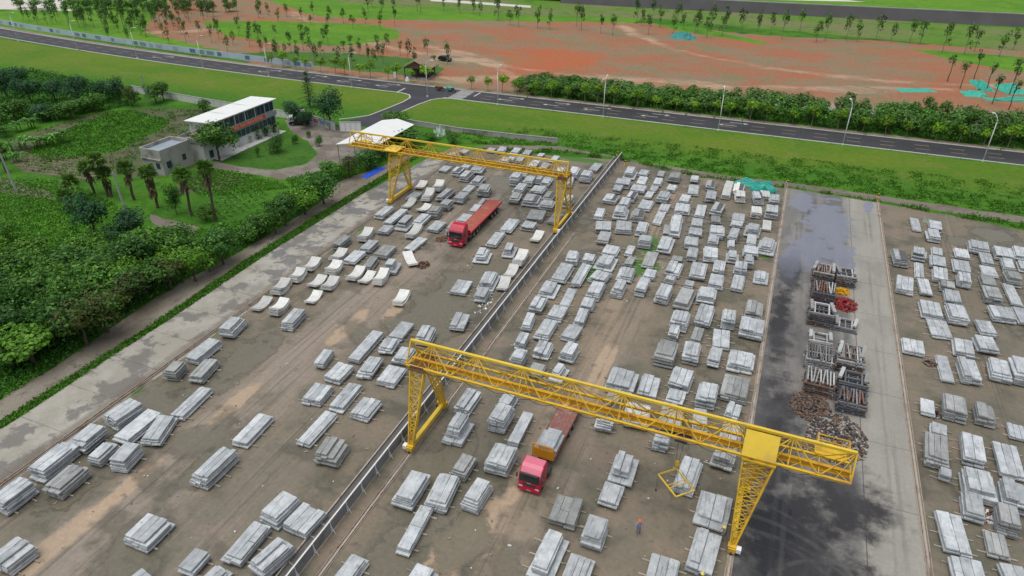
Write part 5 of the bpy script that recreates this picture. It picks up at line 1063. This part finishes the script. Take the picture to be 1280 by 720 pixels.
# --- tree belt behind the road, three rows, and bright young street trees before it
BELT=[(crown_mesh('crown',200+i,LEAF['belt'],8,1100,.5,R0=2.5,zc=3.4,rz=2.2,hole=.1),trunk_mesh(200+i)) for i in range(3)]
BELTB=[(crown_mesh('crown',210+i,LEAF['b'],8,1050,.5,R0=2.5,zc=3.4,rz=2.2,hole=.1),trunk_mesh(210+i)) for i in range(2)]
STREET=[(crown_mesh('crown',220+i,LEAF['y'],5,420,.42,R0=1.8,zc=3.4,rz=1.5),trunk_mesh(220+i,h=2.8,r=.08,mat=M_barkp,R0=1.5)) for i in range(3)]
SAP=[(crown_mesh('crown',230+i,LEAF['v'],4,300,.36,R0=1.2,zc=3.6,rz=3.0,lobe_r=(.35,.6)),trunk_mesh(230+i,h=3.4,r=.08,mat=M_barkp,limbs=4,R0=1.0,zc=3.6)) for i in range(4)]
SAPT=[(crown_mesh('crown',240+i,LEAF['b'],4,320,.36,R0=1.2,zc=3.6,rz=3.0,lobe_r=(.35,.6)),trunk_mesh(240+i,h=3.4,r=.08,mat=M_barkp,limbs=4,R0=1.0,zc=3.6)) for i in range(3)]
STAKE=[(crown_mesh('crown',260+i,LEAF['v'],2,26,.34,R0=.6,zc=3.5,rz=1.6,lobe_r=(.5,.7)),trunk_mesh(260+i,h=3.2,r=.045,mat=M_barkp,limbs=3,R0=.5,zc=3.4)) for i in range(2)]
def plant(name,label,group,x,y,pr,s,sz,z=0):
    t=thing(name,label,'tree',(x,y,z),rnd.random()*6.28,group); link('crown',pr[0],t,None,0,(s,s,sz)); link('trunk',pr[1],t,None,0,(s,s,sz)); return t
for row,(y0,nm) in enumerate(((179.6,'front'),(183.8,'middle'),(188.4,'back'))):
    x=-69.5; k=0
    while x<62:
        k+=1
        if not (9.2<x<11.4 and row>0):
            s=rnd.uniform(.86,1.15)*(.85 if row==0 else 1.0); grow=(.54 if x<-40 else .54+.26*min(1,(x+40)/60)); pr=rnd.choice(BELT+BELT+BELTB if row else BELT+BELTB+BELTB)
            plant('belt_tree',f'{"dark" if pr in BELT else "green"} tree, {ordn(k)} from the left in the {nm} row of the road belt',f'{nm} row of the tree belt',x+rnd.uniform(-.6,.6),y0+rnd.uniform(-.8,.8),pr,s*1.12,s*grow*1.28)
        x+=rnd.uniform(3.2,4.3)
x=-152;k=0
while x<62:
    k+=1; s=rnd.uniform(.8,1.3)
    if not(-98<x<-84): plant('street_tree',f'bright yellow-green young street tree, {ordn(k)} from the left along the far kerb','young street trees along the far kerb',x+rnd.uniform(-.8,.8),177.0+roady(x)+rnd.uniform(-.3,.3),rnd.choice(STREET),s,s*.95)
    x+=rnd.uniform(3.8,5.6)
x=-62;k=0
while x<62:
    k+=1; plant('kerb_sapling',f'thin near-bare staked sapling, {ordn(k)} from the left along the near kerb','staked saplings along the near kerb',x,165.2,rnd.choice(STAKE),1.0,rnd.uniform(.7,.9)); x+=rnd.uniform(5.5,7.5)
# --- saplings on the park ground and red earth
def rows(label,group,pts,pr,sc=(.8,1.2),name='sapling'):
    pts=sorted(pts,key=lambda p:p[0])
    for j,(x,y) in enumerate(pts): s=rnd.uniform(*sc); plant(name,f'{label}, {ordn(j+1)} from the left',group,x,y,rnd.choice(pr),s,s*rnd.uniform(.9,1.2))
P=[]
for i in range(7):
    for j in range(8):
        x=-300+i*11+rnd.uniform(-3,3); y=196+j*7.5+rnd.uniform(-2,2)+roady(x)*.5
        if y<276: P.append((x,y))
P+=[(x_+rnd.uniform(3,7),y_+rnd.uniform(-3,3)) for (x_,y_) in P]
rows('green sapling in the dense rows above the hoarding','saplings above the hoarding',P[:105],SAPT+SAP,(1.0,1.5))
P=[(-236+i*9.5+rnd.uniform(-2,2),191+j*8+rnd.uniform(-2,2)) for i in range(9) for j in range(4) if rnd.random()<.85]
rows('thin sapling on the red earth behind the hoarding','saplings on red earth',P[:34],SAP,(.8,1.15))
P=[(-160+i*6.2+rnd.uniform(-2,2),187+j*7.5+rnd.uniform(-2,2)) for i in range(10) for j in range(4) if rnd.random()<.8 and not(i>7 and j==0)]
rows('thin brownish sapling on the dull turf left of the pavilion','saplings left of the pavilion',P[:33],SAP,(.8,1.2))
P=[(-225+i*10+rnd.uniform(-3,3),246+j*9+rnd.uniform(-3,3)) for i in range(8) for j in range(2)]
rows('green sapling at the edge of the far green turf patch','saplings by the turf patch',P,SAPT,(.9,1.3))
P=[(-190+i*6.5+rnd.uniform(-2,2),285+rnd.uniform(-10,22)-abs(i-9)*.6) for i in range(26)]
rows('young tree in the green strip beyond the red earth','young trees beyond the red earth',P,SAPT+SAP,(1.2,1.7))
P=[(-66+i*5.4+rnd.uniform(-1.5,1.5),300+rnd.uniform(-9,12)-(i*.3)) for i in range(30)]
rows('roadside tree in the far line below the dark bank','far tree line below the dark bank',P,SAPT+SAP,(1.2,1.7))
BARE=[(crown_mesh('crown',250+i,LEAF['v'],3,110,.4,R0=1.3,zc=4.4,rz=2.2,lobe_r=(.3,.5)),trunk_mesh(250+i,h=4.2,r=.11,mat=M_bark,limbs=6,R0=1.4,zc=4.6)) for i in range(3)]
for j,(x,y) in enumerate([(42.6,240.3),(44.8,232.1),(50.4,246.9),(51.5,233.4),(50.4,217.4),(56.8,230.6),(53.3,212.5),(60,244),(62,226)]):
    plant('bare_tree',f'sparse leaning bare tree, {ordn(j+1)} among the turquoise netting','bare trees among the netting',x,y,BARE[j%3],1.3,1.45)
# far-bank bushes
P=[(-40+i*9+rnd.uniform(-3,3),395+rnd.uniform(0,60)) for i in range(16)]
for j,(x,y) in enumerate(P): plant('far_bush',f'rounded green bush on top of the far bank, {ordn(j+1)} from the left','bushes on the far bank',x,y,rnd.choice(BELTB),1.4,1.0,4.2)
P=[(-330+i*7+rnd.uniform(-2,2),228+i*2.2+rnd.uniform(-3,3)) for i in range(14)]
for j,(x,y) in enumerate(P): plant('far_bush',f'dark bush at the far left canal edge, {ordn(j+1)} from the left','bushes at the canal edge',x,y,rnd.choice(BELT),1.3,.8)
# --- weeds and tall grass (uncountable)
def inside(pt,poly):
    c=False; x,y=pt
    for (x1,y1),(x2,y2) in zip(poly,poly[1:]+poly[:1]):
        if (y1>y)!=(y2>y) and x<(x2-x1)*(y-y1)/(y2-y1)+x1: c=not c
    return c
def weeds(name,label,polys,n,h,size,mat,seed,clump=.0,up=.45):
    rnd=random.Random(seed); m=MB()
    tot=[]
    for poly in polys:
        xs=[p[0] for p in poly]; ys=[p[1] for p in poly]; a=abs(sum(x1*y2-x2*y1 for (x1,y1),(x2,y2) in zip(poly,poly[1:]+poly[:1])))/2; tot.append((poly,min(xs),max(xs),min(ys),max(ys),a))
    A=sum(t[5] for t in tot)
    for poly,x0,x1,y0,y1,a in tot:
        k=int(n*a/A); c=0; tries=0
        while c<k and tries<k*12:
            tries+=1; x,y=rnd.uniform(x0,x1),rnd.uniform(y0,y1)
            if not inside((x,y),poly): continue
            nz=mnoise.noise((x*.35,y*.35,seed))+.5*mnoise.noise((x*1.1,y*1.1,seed))
            if clump and nz<clump*(rnd.random()*1.2-.4): continue
            c+=1; hh=h*(.35+.9*max(0,.5+nz))*rnd.uniform(.5,1.2)
            p=Vector((x,y,hh*rnd.random()+.02)); leafq(m,p,Vector((rnd.uniform(-1,1),rnd.uniform(-1,1),rnd.uniform(.1,1.3))) if rnd.random()>up else Vector((rnd.uniform(-1,1),rnd.uniform(-1,1),.15)),size*rnd.uniform(.6,1.4),rnd,.5)
    return tag(m.build(name,mat,recalc=False),label,'undergrowth',None,'stuff')
LW=leaf('leaf_weed',((0.0605,0.1925,0.0143),(0.0799,0.2255,0.0165),(0.1210,0.2860,0.0242)),trans=.2)
LWD=leaf('leaf_weed_dark',((0.0358,0.1235,0.0182),(0.0501,0.1560,0.0182),(0.0715,0.2080,0.0234)),trans=.2)
weeds('undergrowth','knee high weeds covering the ground left of the dirt track',[[(-76.6,20),(-75.8,40),(-76.4,48),(-77,60),(-75.8,72),(-75.8,97),(-80,96),(-84,80),(-92,72),(-110,80),(-126,84),(-140,80),(-140,50),(-90,25)]],52000,.55,.42,LW,1)
weeds('undergrowth','dense dark weeds along the edge of the dirt track',[[(-75.5,20),(-74.9,40),(-75.6,48),(-76.5,58),(-75.3,72),(-75.2,97),(-79,98),(-81,78),(-81,60),(-80,40),(-79,20)]],15000,1.0,.36,LWD,2)
weeds('grass_verge','bright green grass strip between the dirt track and apron',[[(-71.9,15),(-71.6,52),(-72.4,70),(-72.2,95),(-71.1,126),(-70.1,126),(-70.2,98),(-70.7,74),(-70.4,58),(-70.5,15)]],15000,.42,.30,LW,3)
weeds('grass_verge','tangled weeds along both sides of the far dirt path',[[(-62,130.5),(-52,133),(-44,135.5),(-29,136.6),(-14,133.2),(3,133.8),(19,133),(32,131),(70,127.5),(70,131),(32,133.1),(5,134.8),(-14,134.2),(-29,138.2),(-45,137.5),(-61,131.8)]],7000,.7,.4,LW,4,.4)
weeds('grass_verge','tall lush weeds between the far dirt path and meadow',[[(-62,134.5),(-45,140.6),(-26,138),(-9,136.6),(5,137.4),(19,137),(42,136.4),(80,135),(80,146),(26,145.6),(-17,145.4),(-41,142.4),(-60,142),(-76,140)]],17000,.4,.40,LW,5,.45)
weeds('grass_verge','coarse grass around the courtyard and garden hedge',[[(-88,101),(-84,98),(-77.8,104),(-76,110),(-75,126),(-80,118),(-83,110)],[(-108,92),(-96,88),(-84,98),(-96,100.4),(-108,100)]],12000,.6,.36,LW,6)
weeds('grass_verge','low scattered lush growth on the lower meadow slope',[[(-60,143),(-17,145),(26,145.5),(80,146),(80,154),(26,153),(-17,152),(-60,150)]],9000,.3,.36,LW,15,.6)
weeds('undergrowth','dark low undergrowth beneath the tree belt behind the road',[[(-68,178),(62,178),(62,192),(-68,192)]],12000,.9,.6,LWD,9)
weeds('undergrowth','dark scrub foliage spreading along the meadow edge',[[(-240,135),(-215,146),(-185,141),(-160,134),(-157,128),(-165,110),(-175,100),(-240,100)]],26000,1.1,.6,LWD,7)
weeds('vegetable_rows','leafy vegetable crop filling the bright garden plot',[[(-148.7,93.0),(-153.2,101.6),(-155.8,111.6),(-157.1,121.9),(-154.6,124.5),(-142.4,122.9),(-137.5,121.3),(-135.0,116.9),(-133.7,109.8),(-131.5,101.3),(-135.1,94.4),(-138.2,89.5)]],9000,.4,.42,LW,8)
weeds('undergrowth','patchy weeds growing over the bare garden soil',[[(-160,96),(-137,85),(-124,87),(-121,90),(-117,91),(-119.5,103),(-122,112),(-124,121),(-121,131),(-135,134),(-150,128),(-160,120)]],9000,.35,.4,LW,31,.7)
def crops(name,label,poly,ang,step,mat,seed,size=.34,h=.3,n=5):
    rnd=random.Random(seed); m=MB(); xs=[p[0] for p in poly]; ys=[p[1] for p in poly]; cx,cy=sum(xs)/len(xs),sum(ys)/len(ys); ca,sa=math.cos(ang),math.sin(ang)
    r=int(-30/step)
    for i in range(r,-r):
        s=-30.0
        while s<30:
            x=cx+ca*s-sa*i*step; y=cy+sa*s+ca*i*step; s+=.35
            if inside((x,y),poly):
                for k in range(n): leafq(m,Vector((x+rnd.uniform(-.22,.22),y+rnd.uniform(-.22,.22),rnd.random()*h+.03)),Vector((rnd.uniform(-.7,.7),rnd.uniform(-.7,.7),1)),size*rnd.uniform(.7,1.3),rnd,.7)
    return tag(m.build(name,mat,recalc=False),label,'vegetables',None,'stuff')
sheet('garden_soil',[(-107,92.5),(-101.5,87.5),(-95.2,92),(-94.6,98.4),(-103,99.6)],.022,dirt('bed_soil',(.10,.075,.05),(.13,.10,.06),(.06,.07,.03),.4,(1,1,1)))
crops('vegetable_rows','dark leafy vegetable rows between the outbuilding and palms',[(-107,92.5),(-101.5,87.5),(-95.2,92),(-94.6,98.4),(-103,99.6)],R(-32),1.15,LWD,21)
sheet('garden_soil',[(-148,88),(-139,84.5),(-122,86),(-124,92),(-131,95.5),(-143,94)],.022,dirt('bed_soil_pale',(.12,.10,.065),(.15,.12,.08),(.07,.09,.035),.4,(1,1,1)))
crops('vegetable_rows','pale green vegetable rows left of the outbuilding',[(-148,88),(-139,84.5),(-122,86),(-124,92),(-131,95.5),(-143,94)],R(8),1.3,LEAF['p'],22,.3,.25,3)
crops('vegetable_rows','grassy crop rows in the plot right of the palms',[(-94,92),(-88.5,97.5),(-84.5,90),(-86,79),(-93,82)],R(-30),1.2,LW,23,.36,.3,4)
# ---------------------------------------------------------------- people
def person(label,x,y,rz,shirt,trousers,helmet,bend=0,arm=0):
    """one continuous skinned figure, 1.7 m"""
    V=[];E=[];Rr=[]
    def j(p,r,parent=None):
        V.append(p); Rr.append(r); 
        if parent is not None: E.append((parent,len(V)-1))
        return len(V)-1
    s,c=math.sin(bend),math.cos(bend); tp=lambda z,xx=0,yy=0:(xx,yy*c-(z-.92)*s,.92+(z-.92)*c+yy*s)
    pel=j((0,0,.92),.145); wst=j(tp(1.1),.13,pel); ch=j(tp(1.3),.155,wst); nk=j(tp(1.46),.062,ch); hd=j(tp(1.56,0,-.02),.095,nk); h2=j(tp(1.66,0,-.01),.088,hd)
    for q in (-1,1):
        hip=j((q*.1,0,.86),.10,pel); kn=j((q*.12,-.04-.02*q,.48),.068,hip); an=j((q*.125,.02+.05*q,.09),.045,kn); j((q*.13,-.13+.05*q,.04),.04,an)
        sh=j(tp(1.38,q*.2),.068,ch); el=j(tp(1.12+.2*arm,q*.29,-.04-.16*arm),.048,sh); wr=j(tp(.9+.38*arm,q*.27,-.12-.22*arm),.034,el); pm=j(tp(.83+.40*arm,q*.265,-.15-.27*arm),.038,wr)
        bx,by,bz=V[pm]
        for f in range(4): 
            k1=j((bx+(f-1.5)*.021,by-.02-.03*arm,bz-.05),.0095,pm); j((bx+(f-1.5)*.021,by-.045-.04*arm,bz-.085+.008*abs(f-1.5)),.0085,k1)
        k1=j((bx-q*.045,by-.02,bz-.015),.011,pm); j((bx-q*.055,by-.04,bz-.05),.009,k1)
    me=bpy.data.meshes.new('body'); me.from_pydata(V,E,[]); o=bpy.data.objects.new('person',me); COL.objects.link(o)
    bm=bmesh.new(); bm.from_mesh(me); ly=bm.verts.layers.skin.verify()
    for v,r in zip(bm.verts,Rr): v[ly].radius=(r,r); v[ly].use_root=(v.index==0)
    bm.to_mesh(me); bm.free()
    o.modifiers.new('s','SKIN'); sd=o.modifiers.new('u','SUBSURF'); sd.levels=1; sd.render_levels=1
    dg=bpy.context.evaluated_depsgraph_get(); me2=bpy.data.meshes.new_from_object(o.evaluated_get(dg)); o.modifiers.clear(); o.data=me2
    skin=simple('skin_tone',(.36,.2,.13),.6,.05); boots=M_dark; me2.materials.clear()
    for q in (skin,shirt,trousers,boots): me2.materials.append(q)
    for p in me2.polygons:
        cc=p.center; zz=cc.z; up=(cc.z-.92)*c-(cc.y)*s+.92
        p.material_index=3 if zz<.11 else (2 if zz<.93 and abs(cc.x)<.23 and zz<.9 else (1 if up<1.44 and not (abs(cc.x)>.2 and math.dist(cc,V[0])>0 and up<.98+.36*arm) else 0)); p.use_smooth=True
    o.location=(x,y,.012); o.rotation_euler=(0,0,rz); tag(o,label,'person')
    hp=Vector(V[h2]); m=MB()
    n=12; PV=[]
    for i in range(5):
        t=i/4*math.pi/2
        for k in range(n): a=k/n*6.283; PV.append((hp.x+math.cos(a)*.135*math.cos(t),hp.y+math.sin(a)*.15*math.cos(t),hp.z+.02+.13*math.sin(t)))
    m.add(PV,[(i*n+k,i*n+(k+1)%n,(i+1)*n+(k+1)%n,(i+1)*n+k) for i in range(4) for k in range(n)]); m.cyl((hp.x,hp.y-.04,hp.z+.02),.17,.02,14); m.build('safety_helmet',helmet,o,smooth=True)
    hd_=Vector(V[hd]); m=MB(); m.bar((hd_.x,hd_.y-.09,hd_.z+.02),(hd_.x,hd_.y-.125,hd_.z-.01),.016,5); 
    for q in (-.035,.035): m.box((q+hd_.x,hd_.y-.092,hd_.z+.045),(.022,.012,.014))
    m.box((hd_.x,hd_.y-.092,hd_.z-.045),(.045,.012,.01)); m.build('face_features',M_dark if False else simple('face_tone',(.25,.12,.08),.6,.05),o)
    return o
M_jean=simple('work_blue',(.12,.17,.32),.8,.2,8); M_blue=simple('shirt_blue',(.22,.27,.40),.8,.15,8); M_hor=simple('helmet_orange',(.75,.14,.03),.4,.05); M_hye=simple('helmet_yellow',(.75,.62,.12),.4,.05); M_grey=simple('work_grey',(.16,.17,.19),.8,.2,8)
person('worker in blue overalls and orange helmet standing alone on the mud','',0,0,0,0,0) if False else None
person('worker in blue clothes and orange helmet standing alone on open mud',-5.0,43.2,R(30),M_blue,M_jean,M_hor,0,.2)
person('worker in dark clothes and pale yellow helmet beside the crane leg',2.05,45.3,R(-70),M_grey,M_grey,M_hye,0,.4)
person('worker in blue stooping over the end of a slab stack',.85,40.5,R(10),M_blue,M_jean,M_hye,.75,.5)
